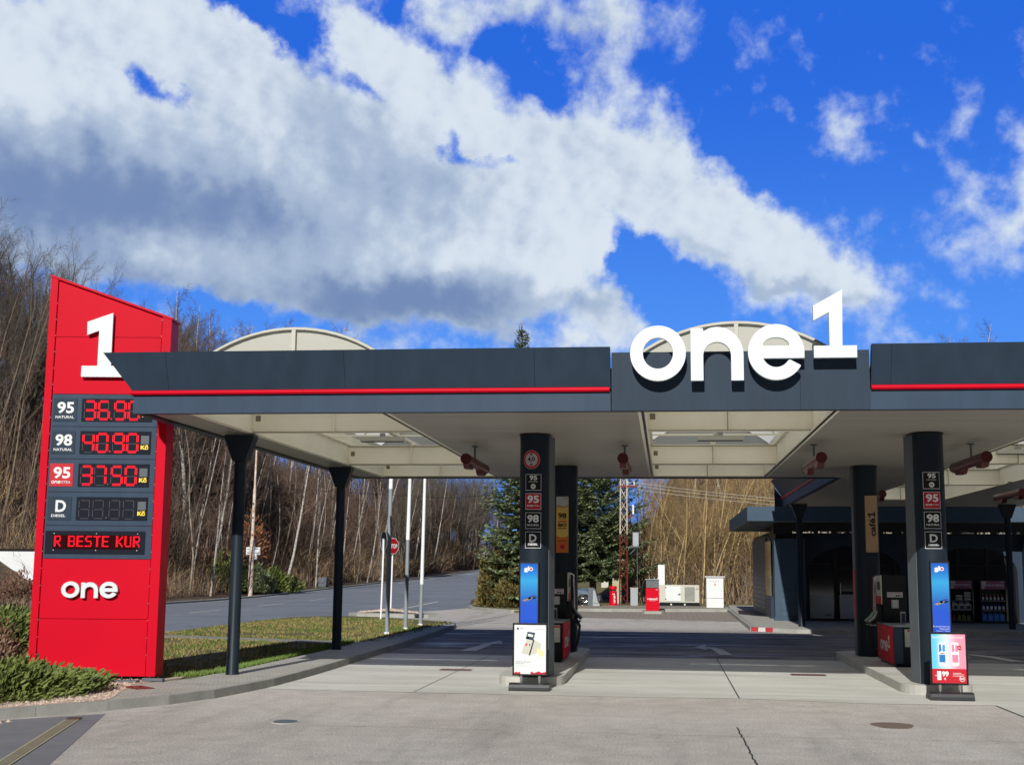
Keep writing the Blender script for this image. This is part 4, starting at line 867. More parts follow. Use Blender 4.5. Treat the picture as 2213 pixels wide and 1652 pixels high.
mb.build('poster_print', ['white_matt', 'slate_light', 'offwhite', 'red_matt', 'slate_light', 'slate', 'straw', 'galv'], po)
b, mb, (x0, x1, z0, z1, y) = board(3.995, 4.552, .224, 1.008, 20.6, 'advertising board with blue and pink drink cans and a price, before the right pump column')
po = mb.build('poster', 'poster2', b); mb = MB(); W_, H_ = x1 - x0, z1 - z0; f = lambda u, v: (u, y, v); f1 = lambda u, v: (u, y - .001, v); f22 = lambda u, v: (u, y - .002, v)
R(0, 0, 1, .29, 0); text(mb, 'KEIN ZUCKER, NUR FLÜGEL.', x0 + .04 * W_, z0 + .91 * H_, x0 + .96 * W_, z0 + .955 * H_, f, 1, .03)
text(mb, '1', x0 + .14 * W_, z0 + .06 * H_, x0 + .26 * W_, z0 + .24 * H_, f1, 1, .07); text(mb, '99', x0 + .28 * W_, z0 + .13 * H_, x0 + .48 * W_, z0 + .24 * H_, f1, 1, .05); text(mb, '€', x0 + .33 * W_, z0 + .06 * H_, x0 + .40 * W_, z0 + .11 * H_, f1, 1, .04); R(.08, .145, .14, .155, 1, f1)
for (u0, u1, m) in ((.20, .42, 2), (.58, .80, 3)):
    Q([(u0, .38), (u0 + .03, .35), (u1 - .03, .35), (u1, .38), (u1, .79), (u1 - .03, .83), (u0 + .03, .83), (u0, .79)], 4); R(u0 + .02, .42, u1 - .02, .58, m, f1)
    Q([(u0 + .02, .62), (u0 + .10, .66), (u0 + .08, .79), (u0 + .02, .79)], m, f1); R(u0 + .12, .64, u1 - .02, .78, m if m == 3 else 5, f1)
R(.24, .595, .38, .612, 0, f1)
mb.add([f1(x0 + .82 * W_ + .035 * math.cos(k * .3142), z0 + .72 * H_ + .035 * math.sin(k * .3142)) for k in range(20)], [tuple(range(20))], 0); text(mb, 'NEU', x0 + .76 * W_, z0 + .705 * H_, x0 + .88 * W_, z0 + .735 * H_, f22, 1, 0)
mb.add([f1(x0 + .87 * W_ + .042 * math.cos(k * .3142), z0 + .09 * H_ + .042 * math.sin(k * .3142)) for k in range(20)], [tuple(range(20))], 1); mb.add([f22(x0 + .87 * W_ + .035 * math.cos(k * .3142), z0 + .09 * H_ + .035 * math.sin(k * .3142)) for k in range(20)], [tuple(range(20))], 0)
text(mb, 'EX', x0 + .81 * W_, z0 + .068 * H_, x0 + .93 * W_, z0 + .112 * H_, lambda u, v: (u, y - .003, v), 1, .04)
for i in range(3): R(.6, .20 - i * .03, .85 + (i % 2) * .08, .208 - i * .03, 1, f1)
mb.build('poster_print', ['red_matt', 'white_matt', 'can_blue', 'pink', 'sign_white', 'skyblue'], po)
# ================================================================== FUEL PUMPS
def pump(cx, y0, s, label):
    """low front box, tall tower behind it; s=-1: hoses on the left"""
    p = thing('fuel_pump', label, 'fuel pump', (cx, y0 + 1, .15), 'fuel pumps on the islands'); w = .23
    mb = MB(); mb.box(cx - w + .03, y0 + .03, .15, cx + w - .03, y0 + 1.78, .20); mb.build('plinth', 'black', p)
    mb = MB(); mb.box(cx - w, y0, .20, cx + w, y0 + 1.8, .89); mb.build('cabinet', 'anthracite', p, bevel=.008)
    mb = MB(); mb.box(cx - w, y0 - .006, .21, cx - w + .16, y0 - .001, .87); mb.build('front_trim', 'slate_light', p)
    mb = MB(); mb.box(cx - w - .012, y0 - .012, .89, cx + w + .012, y0 + 1.81, .925); mb.build('counter', 'galv', p, bevel=.008)
    for q in (-1, 1):
        xx = cx + q * (w + .004); mb = MB(); mb.box(min(xx, xx + q * .012), y0 + .01, .205, max(xx, xx + q * .012), y0 + 1.78, .885); sp = mb.build('side_panel', 'red', p)
        xo = xx + q * .0145; mb = MB(); fr = (lambda u, v: (xo, y0 + .35 + (1.1 - u), v)) if q < 0 else (lambda u, v: (xo, y0 + .35 + u, v))
        for ch in 'one1': glyph(mb, ch, 0, .40, .26, lambda u, v, w_: fr(u, v), 0, 0, .35)
        bar(mb, -.1, .70, -.02, .76, fr, 1); mb.build('wordmark', ['white_matt', 'black'], sp)
    mb = MB(); mb.box(cx - w + .01, y0 + 1.15, .925, cx + w, y0 + 1.78, 1.86); tw = mb.build('tower', 'anthracite', p, bevel=.01)
    mb = MB(); f = lambda u, v: (u, y0 + 1.144, v); f1 = lambda u, v: (u, y0 + 1.1425, v); a = cx - w + .09
    bar(mb, a, 1.42, a + .30, 1.52, f, 0); bar(mb, a + .01, 1.485, a + .13, 1.49, f1, 2); bar(mb, a + .01, 1.465, a + .12, 1.47, f1, 2); text(mb, 'SUPER', a + .16, 1.49, a + .26, 1.51, f1, 1, .02)
    for q in (0, 1): mb.add([f1(a + .18 + q * .045 + .018 * math.cos(k * .52), 1.452 + .018 * math.sin(k * .52)) for k in range(12)], [tuple(range(12))], 3)
    mb.add([f1(a + .27 + .02 * math.cos(k * .52), 1.455 + .02 * math.sin(k * .52)) for k in range(12)], [tuple(range(12))], 1); mb.add([(a + .27 + .014 * math.cos(k * .52), y0 + 1.141, 1.455 + .014 * math.sin(k * .52)) for k in range(12)], [tuple(range(12))], 0)
    bar(mb, a + .08, 1.21, a + .22, 1.37, f, 0)
    for k in range(4): bar(mb, a + .085, 1.225 + k * .038, a + .10, 1.24 + k * .038, f1, 3); bar(mb, a + .20, 1.225 + k * .038, a + .215, 1.24 + k * .038, f1, 3)
    mb.build('sticker', ['sign_grey', 'red_matt', 'galv_dark', 'black'], tw)
    mb = MB(); n0 = cx - w + .21; f = lambda u, v: (u, y0 - .008, v); f1 = lambda u, v: (u, y0 - .0095, v)
    bar(mb, n0 - .01, .53, n0 + .20, .85, f, 0); bar(mb, n0 + .04, .80, n0 + .195, .84, f1, 1); text(mb, 'ACHTUNG', n0 + .06, .812, n0 + .18, .828, lambda u, v: (u, y0 - .011, v), 0, 0)
    for r in (.75, .61):
        for k in range(4): mb.add([f1(n0 + .02 + k * .05 + .015 * math.cos(q * 1.05), r + .018 * math.sin(q * 1.05)) for q in range(6)], [tuple(range(6))], 2)
    for k in range(9): bar(mb, n0 + .005, .70 - k * .018 - (0 if k < 3 else .03), n0 + .19, .706 - k * .018 - (0 if k < 3 else .03), f1, 2)
    mb.build('notice', ['offwhite', 'red_matt', 'sign_grey'], p)
    mb = MB(); mb.prism([(n0 + .0, 0), (n0 + .09, 0), (n0 + .09, .015), (n0, .015)], 0, .001) if 0 else None
    mb.box(n0 + .01, y0 + .45, .926, n0 + .10, y0 + .52, 1.16); mb.box(n0 + .022, y0 + .44, .96, n0 + .09, y0 + .449, 1.13, 1); mb.build('paper_holder', ['galv', 'slate'], p)
    # nozzle side
    for q in ((s,) if s else (-1, 1)):
        xx = cx + q * w; mb = MB(); mb.box(min(xx, xx + q * .10), y0 + 1.18, .93, max(xx, xx + q * .10), y0 + 1.76, 1.28); mb.build('nozzle_holder', 'black', p)
        mb = MB(); mb.box(min(xx, xx + q * .02), y0 + 1.18, 1.15, max(xx, xx + q * .02), y0 + 1.76, 1.84, 0); mb.box(min(xx, xx + q * .026), y0 + 1.2, 1.20, max(xx, xx + q * .026), y0 + 1.74, 1.44, 1)
        mb.box(min(xx, xx + q * .026), y0 + 1.3, 1.56, max(xx, xx + q * .026), y0 + 1.62, 1.72, 2); mb.build('display_panel', ['offwhite', 'red', 'black'], p)
        for k in range(4):
            yy = y0 + 1.22 + k * .16; xo = xx + q * .13
            hz = MB(); hz.tube([(xx + q * .05, yy, 1.84), (xx + q * .12, yy, 1.80), (xo, yy, 1.5), (xo + q * .01, yy, 1.12)], [.011] * 4, 6); hz.build('hose', ('chrome', 'galv', 'rust_red', 'black')[k], p)
            hz = MB(); hz.tube([(xo, yy, .98), (xo + q * .10, yy, .78), (xo + q * .07, yy, .5), (xo - q * .0, yy, .3), (xo - q * .05, yy, .26)], .014, 6); hz.build('hose', 'black', p)
            nz = MB(); nz.tube([(xx + q * .08, yy, 1.16), (xo + q * .03, yy, 1.02)], [.02, .03], 8); nz.tube([(xo + q * .03, yy, 1.02), (xo + q * .14, yy, .93)], [.03, .026], 8); nz.box(min(xo, xo + q * .12), yy - .01, .86, max(xo, xo + q * .12), yy + .01, .885)
            nz.build('nozzle', ('black', 'black', 'galv', 'lime')[k] if q > 0 else ('galv', 'black', 'galv', 'green_bag')[k], p)
    return p
pump(4.485, 25.25, -1, 'black and red fuel pump on the right island, behind the right front column')
pump(-2.20, 25.0, 1, 'black and red fuel pump on the left island, mostly hidden behind the left front column')
# ================================================================== SHOP
shop = thing('shop_building', 'dark slate station shop with flat projecting roof and arched glass front, right', 'building', (9, 52, .12))
FY = 49.5
def lap(x0, x1, y, z0, z1, step=.235, m='siding', th=.03, name='siding', parent=None):
    mb = MB(); z = z0
    while z < z1 - .02:
        e = min(z + step, z1); mb.prism([(y, z), (y - th, z), (y - th * .85, z + .012), (y - .004, e), (y, e)], x0, x1, 'x'); z = e
    return mb.build(name, m, parent or shop)
mb = MB(); mb.box(4.12, FY + .0, .12, 5.15, 61.5, 3.45); mb.box(5.15, 50.7, 2.9, 26, 61.5, 3.45); mb.box(5.15, 60.5, .12, 26, 61.5, 2.9); mb.box(25.5, 50.7, .12, 26, 60.5, 2.9); mb.build('wall', 'anthracite', shop)
mb = MB(); mb.box(5.15, 50.7, .125, 25.5, 60.5, .14); mb.build('floor', 'anthracite', shop)
# left side wall, block courses
mb = MB(); z = .12
while z < 3.2:
    y = 53.9
    while y < 61.4: mb.box(4.06, y, z, 4.115, y + .77, z + .19); y += .78
    z += .2
mb.build('block_wall', 'galv_dark', shop)
mb = MB(); mb.box(4.02, 50.9, .12, 4.118, 53.8, .95); mb.build('low_panel', 'slate', shop); mb = MB(); mb.box(4.05, 50.9, .96, 4.118, 53.8, 3.1); mb.build('side_window', 'glass', shop)
# corner tower
mb = MB(); mb.box(4.0, 48.75, .12, 5.12, 49.49, 3.12); mb.build('corner_tower', 'siding', shop)
lap(4.25, 5.05, 48.748, .28, 3.07); mb = MB(); mb.box(3.97, 48.69, .12, 5.15, 48.745, .27); mb.box(4.0, 48.70, .271, 4.24, 48.747, 3.08); mb.build('tower_trim', 'siding', shop)
# lintel wall with siding and arches
mb = MB(); 
def archwall(x0, x1, xa0, xa1, zs, zt, y, z1, m='slate'):
    pts = [(x0, .12), (xa0, .12), (xa0, zs)]; n = 16
    for i in range(1, n): t = i / n; a = math.pi * (1 - t); pts.append(((xa0 + xa1) / 2 + (xa1 - xa0) / 2 * math.cos(a), zs + (zt - zs) * math.sin(a)))
    L = pts + [(xa1, zs), (xa1, .12), (x1, .12), (x1, z1), (x0, z1)]
    # split in two faces for a clean fill
    k = 3 + (n - 1) // 2; mid = L[k]
    A = L[:k + 1] + [(mid[0], z1), (x0, z1)]; B = L[k:-1] + [(mid[0], z1)]
    mb.prism(A, y, y + .16, 'y'); mb.prism(B, y, y + .16, 'y')
archwall(5.15, 9.2, 5.24, 8.62, 1.95, 2.86, 49.35, 3.3); archwall(9.2, 13.1, 9.62, 12.8, 1.95, 2.84, 49.35, 3.3); mb.build('arched_wall', 'slate', shop)
def laparch(x0, x1, z0, z1): lap(x0, x1, 49.348, z0, z1, .235, 'slate', .02)  # darker tone than the tower's siding, shade put into the colour
laparch(8.66, 9.58, .3, 3.28); laparch(5.15, 8.64, 2.89, 3.28); laparch(9.6, 13.1, 2.89, 3.28)
# glazing: bays with mullions, doors, frosted lower panes
def glazing(x0, x1, pan):
    mb = MB(); mb.box(x0, 49.46, .14, x1, 49.48, 2.84); mb.build('glass_front', 'glass', shop)
    mb = MB(); mb.box(x0, 49.36, .12, x1, 49.45, .18); mb.box(x0, 49.38, 2.17, x1, 49.45, 2.21)
    for x in pan: mb.box(x - .05, 49.37, .181, x + .05, 49.45, 2.8)
    mb.build('mullion', 'anthracite', shop)
glazing(5.24, 8.62, (5.27, 6.28, 7.35, 8.45)); glazing(9.62, 12.8, (9.65, 10.7, 11.75, 12.75))
for a, b, t in ((5.33, 6.20, True), (6.42, 7.26, False), (7.45, 8.38, False)):
    mb = MB(); mb.box(a, 49.42, .20, b, 49.435, 1.07, 0)
    if t: wordmark(mb, 'one1', b - .34, .29, .26, lambda u, v: (u, 49.418, v), 1)
    mb.build('frosted_panel', ['frost', 'anthracite'], shop)
mb = MB(); mb.box(6.34, 49.40, .19, 6.40, 49.44, 2.1); mb.box(7.2, 49.40, .19, 7.30, 49.44, 2.1); mb.box(6.40, 49.40, 1.09, 7.2, 49.44, 1.2); mb.box(6.4, 49.4, 1.95, 7.2, 49.44, 2.1); d = mb.build('door', 'anthracite', shop)
mb = MB(); mb.tube([(6.45, 49.37, .9), (6.45, 49.37, 1.5)], .012, 6); mb.build('handle', 'chrome', d)
mb = MB(); mb.box(7.7, 49.38, .17, 8.3, 49.40, .20); mb.build('sill', 'galv', shop)
for x, z in ((6.75, 2.5), (6.98, 2.47), (5.85, 2.45), (10.4, 2.2)):
    mb = MB(); mb.tube([(x, 51.6, z), (x, 51.6, z + .02)], .05, 10); mb.build('ceiling_spot', 'light', shop)
# upper fascia with sign strip
mb = MB(); mb.box(4.0, 48.9, 3.301, 26, 49.6, 3.715); mb.build('upper_wall', 'black', shop)
mb = MB(); random.seed(9); f = lambda u, v: (u, 48.893, v); mb.box(4.6, 48.894, 3.315, 13.0, 48.899, 3.41, 2)
x = 4.7
while x < 12.9:   # unreadable remains of a lit letter strip
    w = random.uniform(.02, .06); h = random.uniform(.04, .075); bar(mb, x, 3.325, x + w, 3.325 + h, f, 0 if random.random() < .6 else 1)
    if random.random() < .5: bar(mb, x + w, 3.325 + h * .4, x + w + .03, 3.325 + h * .6, f, 0)
    x += w + (random.uniform(.01, .04) if random.random() < .85 else random.uniform(.15, .4))
mb.build('lettering_strip', ['light_dim', 'sign_grey', 'black'], shop)
# flat roof
mb = MB(); mb.box(3.01, 47.62, 3.72, 26, 60.9, 3.75); mb.build('roof_soffit', 'galv_dark', shop)
mb = MB(); mb.box(2.97, 47.58, 3.72, 26, 47.62, 4.24); mb.box(2.97, 47.625, 3.72, 3.01, 60.9, 4.24); mb.box(3.015, 47.625, 4.18, 26, 60.9, 4.22); mb.build('roof', 'siding', shop)
mb = MB()
for y in (48.4, 50.0, 52, 54, 56, 58): mb.box(3.03, y, 3.68, 4.1, y + .1, 3.718)
mb.build('soffit_batten', 'galv_dark', shop)
mb = MB(); mb.tube([(4.05, 50.3, 3.0), (3.9, 50.2, 3.25), (3.7, 50.2, 3.25)], .05, 8); mb.build('vent_pipe', 'galv_dark', shop)
# right lit tower
mb = MB(); mb.box(12.98, 48.75, .12, 16.2, 49.3, 3.12); mb.build('corner_tower', 'siding', shop); lap(13.0, 16.2, 48.748, .28, 3.07)
# display shelves in front of the shop
def bottle(name, label, cat, group, x, y, z, w, h, m, cap, kind=0, lab='white_matt'):
    o = thing(name, label, cat, (x, y, z), group); mb = MB()
    if kind == 0:   # slim bottle
        mb.tube([(x, y, z), (x, y, z + h * .65), (x, y, z + h * .8), (x, y, z + h * .92)], [w / 2, w / 2, w * .2, w * .18], 12); mb.build('bottle_body', m, o)
        mb = MB(); mb.tube([(x, y, z + h * .921), (x, y, z + h)], w * .22, 8); mb.build('cap', cap, o)
        mb = MB(); mb.box(x - w * .36, y - w * .55, z + h * .12, x + w * .36, y - w * .5, z + h * .55); mb.build('paper_label', lab, o)
    else:           # canister with handle
        mb.prism([(x - w / 2, z), (x + w / 2, z), (x + w / 2, z + h * .75), (x + w * .1, z + h * .86), (x - w / 2, z + h * .86)], y - .06, y + .06, 'y'); mb.build('canister_body', m, o, bevel=.008)
        mb = MB(); mb.tube([(x - w * .42, y, z + h * .86), (x - w * .42, y, z + h), (x + w * .12, y, z + h), (x + w * .3, y, z + h * .84)], .012, 6); mb.build('handle', m, o)
        mb = MB(); mb.tube([(x + w * .33, y, z + h * .79), (x + w * .33, y, z + h * .92)], .022, 8); mb.build('cap', cap, o)
        mb = MB(); mb.prism([(x - w * .38, z + h * .15), (x + w * .36, z + h * .15), (x + w * .3, z + h * .6), (x - w * .3, z + h * .5)], y - .066, y - .0605, 'y'); mb.build('paper_label', lab, o)
    return o
def shelf(x0, x1, label, hd):
    y = 48.95; s = thing('display_shelf', label, 'shelf', ((x0 + x1) / 2, y, .12), 'display shelves before the shop window')
    mb = MB(); mb.box(x0 - .03, y - .03, .12, x0, y + .35, 1.62); mb.box(x1, y - .03, .12, x1 + .03, y + .35, 1.62); mb.build('side_panel', 'black', s)
    mb = MB(); mb.box(x0 + .001, y + .33, .12, x1 - .001, y + .35, 1.62); mb.build('back_panel', 'black', s)
    for z in (.20, .58, .93): mb = MB(); mb.box(x0 + .001, y - .02, z - .02, x1 - .001, y + .329, z); mb.box(x0 + .001, y - .028, z - .035, x1 - .001, y - .0205, z + .008); mb.build('shelf_board', 'galv_dark', s)
    mb = MB(); mb.box(x0, y - .05, 1.34, x1, y - .02, 1.64, 0); f = lambda u, v: (u, y - .052, v); f1 = lambda u, v: (u, y - .0535, v)
    mb.add([f(x0 + .02, 1.35), f(x0 + .12, 1.35), f(x0 + .2, 1.63), f(x0 + .02, 1.63)], [(0, 1, 2, 3)], 2); mb.add([f(x1 - .45, 1.35), f(x1, 1.35), f(x1, 1.63), f(x1 - .38, 1.63)], [(0, 1, 2, 3)], 3)
    text(mb, 'KVALITA NA CESTÁCH', x0 + .12, 1.475, x1 - .05, 1.52, f1, 1, .04); text(mb, 'Qualität für unterwegs', x0 + .16, 1.42, x1 - .05, 1.45, f1, 1, 0); wordmark(mb, 'one1', x1 - .14, 1.585, .1, f1, 1)
    mb.build('header_sign', [hd, 'white_matt', 'sign_grey', 'purple'], s); return s
shelf(10.30, 11.06, 'display shelf with pale canisters and bags, behind the right pump column', 'purple')
shelf(11.38, 12.22, 'display shelf with blue bottles and blue canisters, right of the other shelf', 'purple')
yB = 49.03
for k in range(6): bottle('spray_bottle', 'small orange-red bottle on the top board of the blue shelf', 'bottle', 'small orange bottles on the top shelf board', 11.46 + k * .135, yB, .93, .085, .22, 'bottle_red', 'white_matt')
for k in range(6): bottle('oil_bottle', 'dark blue bottle with white label on the middle board of the blue shelf', 'bottle', 'dark blue bottles on the middle shelf board', 11.46 + k * .14, yB, .58, .11, .27, 'bottle_blue', 'black')
for k in range(4): bottle('screenwash_canister', 'blue canister with handle on the bottom board of the blue shelf', 'canister', 'blue canisters on the bottom shelf board', 11.49 + k * .205, yB, .20, .18, .30, 'can_blue', 'bottle_blue', 1, 'skyblue')
for k in range(3): bottle('water_canister', 'white and grey canister on the middle board of the left shelf', 'canister', 'pale canisters on the left shelf', 10.47 + k * .23, yB, .58, .2, .28, 'offwhite', 'bottle_blue', 1, 'slate')
for k in range(5):
    o = tag(thing('bag', 'white paper bag stacked on the top board of the left shelf', 'bag', (10.95 - (k // 3) * .3, yB, .93 + (k % 3) * .1), 'white bags on the left shelf'))
    mb = MB(); x = 10.93 - (k // 3) * .3; z = .932 + (k % 3) * .105; mb.box(x - .13, yB - .06, z, x + .11, yB + .1, z + .085); mb.build('bag_body', 'offwhite', o, bevel=.03)
for k in range(4):
    x = 10.42 + k * .17; o = thing('plant_pot_bag', 'green and orange packet on the bottom board of the left shelf', 'packet', (x, yB, .20), 'green packets on the bottom shelf board'); mb = MB(); mb.prism([(x - .07, .205), (x + .07, .205), (x + .06, .36), (x + .02, .42), (x - .05, .37)], yB - .05, yB + .08, 'y'); mb.build('packet_body', 'green_bag' if k else 'bottle_red', o, bevel=.02)
# ================================================================== STREET FURNITURE
def cyl(mb, x, y, z0, z1, r, n=12, m=0, r1=None): mb.tube([(x, y, z0), (x, y, z1)], [r, r if r1 is None else r1], n, m)
for i, (x, y, sp, l) in enumerate(((-7.655, 35.4, 4.1, 'tall white flagpole on the grass, nearest of the three and leftmost'), (-7.72, 38.3, 2.75, 'tall white flagpole on the grass, middle one of the three'), (-7.80, 41.1, 1.40, 'tall white flagpole on the grass, farthest of the three and rightmost'))):
    o = thing('flagpole', l, 'flagpole', (x, y, .1), 'white flagpoles on the grass verge')
    mb = MB(); mb.tube([(x, y, .1), (x + .02, y, sp)], [.062, .056], 16); mb.build('shaded_pole', 'pole_white_shaded', o)  # white pole toned grey below the canopy's shadow line, shade painted in
    mb = MB(); mb.tube([(x + .02, y, sp + .001), (x + .09, y, 7.5)], [.06, .035], 16); mb.tube([(x + .09, y, 7.5), (x + .09, y, 7.56)], .05, 10); mb.build('upper_pole', 'pole_white', o)
    mb = MB(); cyl(mb, x, y, .1, .16, .085, 14); mb.build('foot_collar', 'pole_white', o)
def octagon(cx, cz, r): return [(cx + r * math.cos(math.radians(22.5 + 45 * k)), cz + r * math.sin(math.radians(22.5 + 45 * k))) for k in range(8)]
o = thing('round_road_sign', 'round road sign seen from its dark back, on a white pole by the grass', 'road sign', (-10.03, 45.4, .0))
mb = MB(); mb.tube([(-10.05, 45.4, 0), (-10.0, 45.4, 2.9)], .034, 10); mb.build('pole', 'pole_white', o)
xf = lambda x, y, z: (-10.02 + (x + 10.02) * .55 + (y - 45.4) * .8, 45.4 + (y - 45.4) * .5 - (x + 10.02) * .8, z)
mb = MB(); mb.prism(ell(-10.02, 2.86, .33, .36, n=28), 45.42, 45.435, 'y', xf=xf); mb.build('sign_disc', 'anthracite', o)
mb = MB()
mb.tube([xf(x, 45.42, z) for x, z in ell(-10.02, 2.86, .325, .355, n=28)] + [xf(-10.02 + .325, 45.42, 2.86)], .012, 5); mb.box(-10.06, 45.385, 2.5, -9.98, 45.40, 2.95); mb.build('rim', 'galv', o)
o = thing('stop_sign', 'red octagonal STOP sign on a white pole behind the first flagpole', 'road sign', (-11.95, 56, .12))
mb = MB(); mb.tube([(-11.97, 56.03, .1), (-11.93, 56.03, 3.2)], .035, 10); mb.build('pole', 'pole_white', o)
xf = lambda x, y, z: (-11.9 + (x + 11.9) * .5, y + (x + 11.9) * .86, z)
mb = MB(); mb.prism(octagon(-11.9, 2.87, .38), 55.98, 55.99, 'y', 0, xf=xf); mb.prism(octagon(-11.9, 2.87, .35), 55.97, 55.98, 'y', 1, xf=xf)
text(mb, 'STOP', -12.17, 2.77, -11.63, 2.97, lambda u, v: xf(u, 55.966, v), 0, .06); mb.build('sign_plate', ['sign_white', 'red_matt'], o)
x0, y0 = -26.32, 80.35
o = thing('old_lamp_mast', 'tall old white mast with rust spots beside the road, before the wooded slope', 'mast', (x0, y0, 0))
mb = MB(); mb.tube([(x0, y0, 0), (x0 + .03, y0, 3.65)], [.17, .15], 12); mb.tube([(x0 + .03, y0, 3.651), (x0 + .06, y0, 6.9)], [.11, .10], 12); mb.tube([(x0 + .06, y0, 6.901), (x0 + .1, y0, 10.3)], [.07, .06], 10); mb.build('mast_tube', 'old_white', o)
mb = MB()
for z, dx in ((.7, .0), (1.9, .02), (2.4, .03), (3.9, .04), (5.0, .04), (5.9, .05), (.95, -.05)): cyl(mb, x0 + dx, y0 - .12, z, z + .09, .05, 6)
mb.build('rust_spot', 'rust_red', o)
mb = MB(); mb.box(x0 - .38, y0 + .05, 2.68, x0 + .55, y0 + .10, 3.17); mb.box(x0 + .2, y0 + .06, 2.4, x0 + .34, y0 + .09, 2.679); k = mb.build('sign_plate', 'white_matt', o)
mb = MB(); mb.box(x0 - .3, y0 + .03, 2.80, x0 + .45, y0 + .045, 2.83); mb.box(x0 - .3, y0 + .03, 3.03, x0 + .45, y0 + .045, 3.06); mb.build('rail', 'galv_dark', k)
o = thing('kerb_stump', 'small grey concrete stump at the far side of the road', 'stump', (-27.3, 102, .3)); mb = MB(); mb.box(-27.7, 101.7, .2, -27.0, 102.2, 1.15); mb.box(-27.55, 101.65, .7, -27.15, 101.69, 1.0); mb.build('stump_body', 'galv_dark', o, bevel=.1)
# distant things at the bend of the road
o = thing('noise_barrier', 'tall grey slatted noise barrier far away at the end of the road', 'noise barrier', (-31, 230, 3))
mb = MB()
for k in range(9): mb.box(-33, 230, 3.0 + k * .52, -29.5, 230.15, 3.0 + k * .52 + .44)
mb.build('slat_panel', 'galv', o); mb = MB()
for k in range(4): mb.box(-33.1 + k * 1.2, 229.8, 2.2, -32.95 + k * 1.2, 229.95, 7.8)
mb.build('post', 'galv_dark', o)
o = thing('triangle_sign', 'small far triangular road sign seen from its grey back', 'road sign', (-25.7, 185, 2)); mb = MB(); cyl(mb, -25.7, 185.06, 1.8, 4.6, .06, 8); mb.build('pole', 'galv', o)
mb = MB(); mb.prism([(-26.25, 4.05), (-25.15, 4.05), (-25.7, 4.95)], 185, 185.05, 'y'); mb.prism([(-25.98, 3.3), (-25.42, 3.3), (-25.42, 4.0), (-25.98, 4.0)], 185, 185.05, 'y'); mb.build('sign_plate', 'galv', o)
o = thing('bend_marker', 'red and white arrow board at the bend of the road beside the spruce', 'road sign', (-25.6, 195, 2)); mb = MB(); cyl(mb, -25.6, 195.1, 1.8, 3.4, .06, 8); mb.build('pole', 'galv', o)
mb = MB(); mb.box(-26.0, 195, 3.2, -24.8, 195.05, 4.3, 0); mb.prism([(-25.9, 3.3), (-25.5, 3.3), (-25.0, 3.75), (-25.5, 4.2), (-25.9, 4.2), (-25.4, 3.75)], 194.96, 194.99, 'y', 1); mb.build('sign_plate', ['red', 'white_matt'], o)
# manhole, drains
def cover(name, label, cat, x, y, w, h, z, m, round_=False, g=None):
    o = thing(name, label, cat, (x, y, z), g); mb = MB()
    if round_: mb.prism(ell(x, y, w, h, n=24), z, z + .006)
    else: mb.box(x - w, y - h, z, x + w, y + h, z + .005)
    mb.build('frame', 'conc' if round_ else 'iron', o); mb = MB()
    if round_:
        mb.prism(ell(x, y, w * .86, h * .86, n=24), z + .0061, z + .010); 
    else:
        for k in range(7): xx = x - w * .9 + k * w * .27; mb.box(xx, y - h * .8, z + .0051, xx + w * .12, y + h * .8, z + .009)
    mb.build('lid', m, o); return o
cover('manhole_cover', 'small round manhole cover in the asphalt at lower left', 'manhole cover', -4.71, 15.95, .17, .22, .0, 'galv_dark', True)
cover('drain_grate', 'rusty rectangular drain grate in the concrete left of the left island', 'drain grate', -3.97, 24.6, .30, .16, .005, 'rust_red', False, 'drain grates in the concrete lanes')
cover('drain_grate', 'rusty drain grate in the middle of the lane between the islands', 'drain grate', 2.62, 24.9, .32, .18, .005, 'rust_red', False, 'drain grates in the concrete lanes')
o = thing('drain_channel', 'long narrow grated drain channel running to the kerb at lower left', 'drain channel', (-6.9, 14, .004)); mb = MB()
a, b = Vector((-7.40, 15.85, 0)), Vector((-5.2, 8.0, 0)); d = (b - a).normalized(); nn = Vector((-d.y, d.x, 0)); L = (b - a).length
def Fr(s, t, z): q = a + d * s + nn * t; return (q.x, q.y, z)
for t0, t1 in ((-.085, -.06), (.06, .085)): mb.add([Fr(0, t0, .012), Fr(L, t0, .012), Fr(L, t1, .012), Fr(0, t1, .012)], [(0, 1, 2, 3)])
mb.build('frame', 'pillar_beige', o); mb = MB(); mb.add([Fr(0, -.06, .0085), Fr(L, -.06, .0085), Fr(L, .06, .0085), Fr(0, .06, .0085)], [(0, 1, 2, 3)], 1)
s = .25
while s < L:
    mb.add([Fr(s, -.055, .0125), Fr(s + .022, -.055, .0125), Fr(s + .022, .055, .0125), Fr(s, .055, .0125)], [(0, 1, 2, 3)], 0); s += .04
mb.add([Fr(0, -.085, .013), Fr(.24, -.085, .013), Fr(.24, .085, .013), Fr(0, .085, .013)], [(0, 1, 2, 3)], 2); mb.build('grating', ['pillar_beige', 'black', 'iron'], o)
# ================================================================== THINGS AT THE BACK
o = thing('vacuum_machine', 'red self-service car vacuum machine on a small concrete base at the back', 'vacuum cleaner', (-.58, 58.9, .12))
mb = MB(); mb.prism([(-1.05, 58.2), (-.95, 58.0), (-.2, 58.0), (-.08, 58.2), (-.08, 59.6), (-1.05, 59.6)], 0, .12); tag(mb.build('machine_base', 'kerb'), kind='structure')
mb = MB(); mb.box(-.89, 58.6, .12, -.29, 59.2, 1.12); cb = mb.build('cabinet', 'red', o, bevel=.015)
mb = MB(); f = lambda u, v: (u, 58.594, v); text(mb, 'VYSAVAČ', -.83, .60, -.36, .70, f, 0, .05); text(mb, 'Staubsauger', -.74, .555, -.45, .585, f, 0, .02); wordmark(mb, 'one1', -.44, 1.04, .11, f, 0); mb.build('lettering', 'white_matt', cb)
mb = MB(); mb.box(-.88, 58.61, 1.13, -.30, 59.19, 1.49, 0)
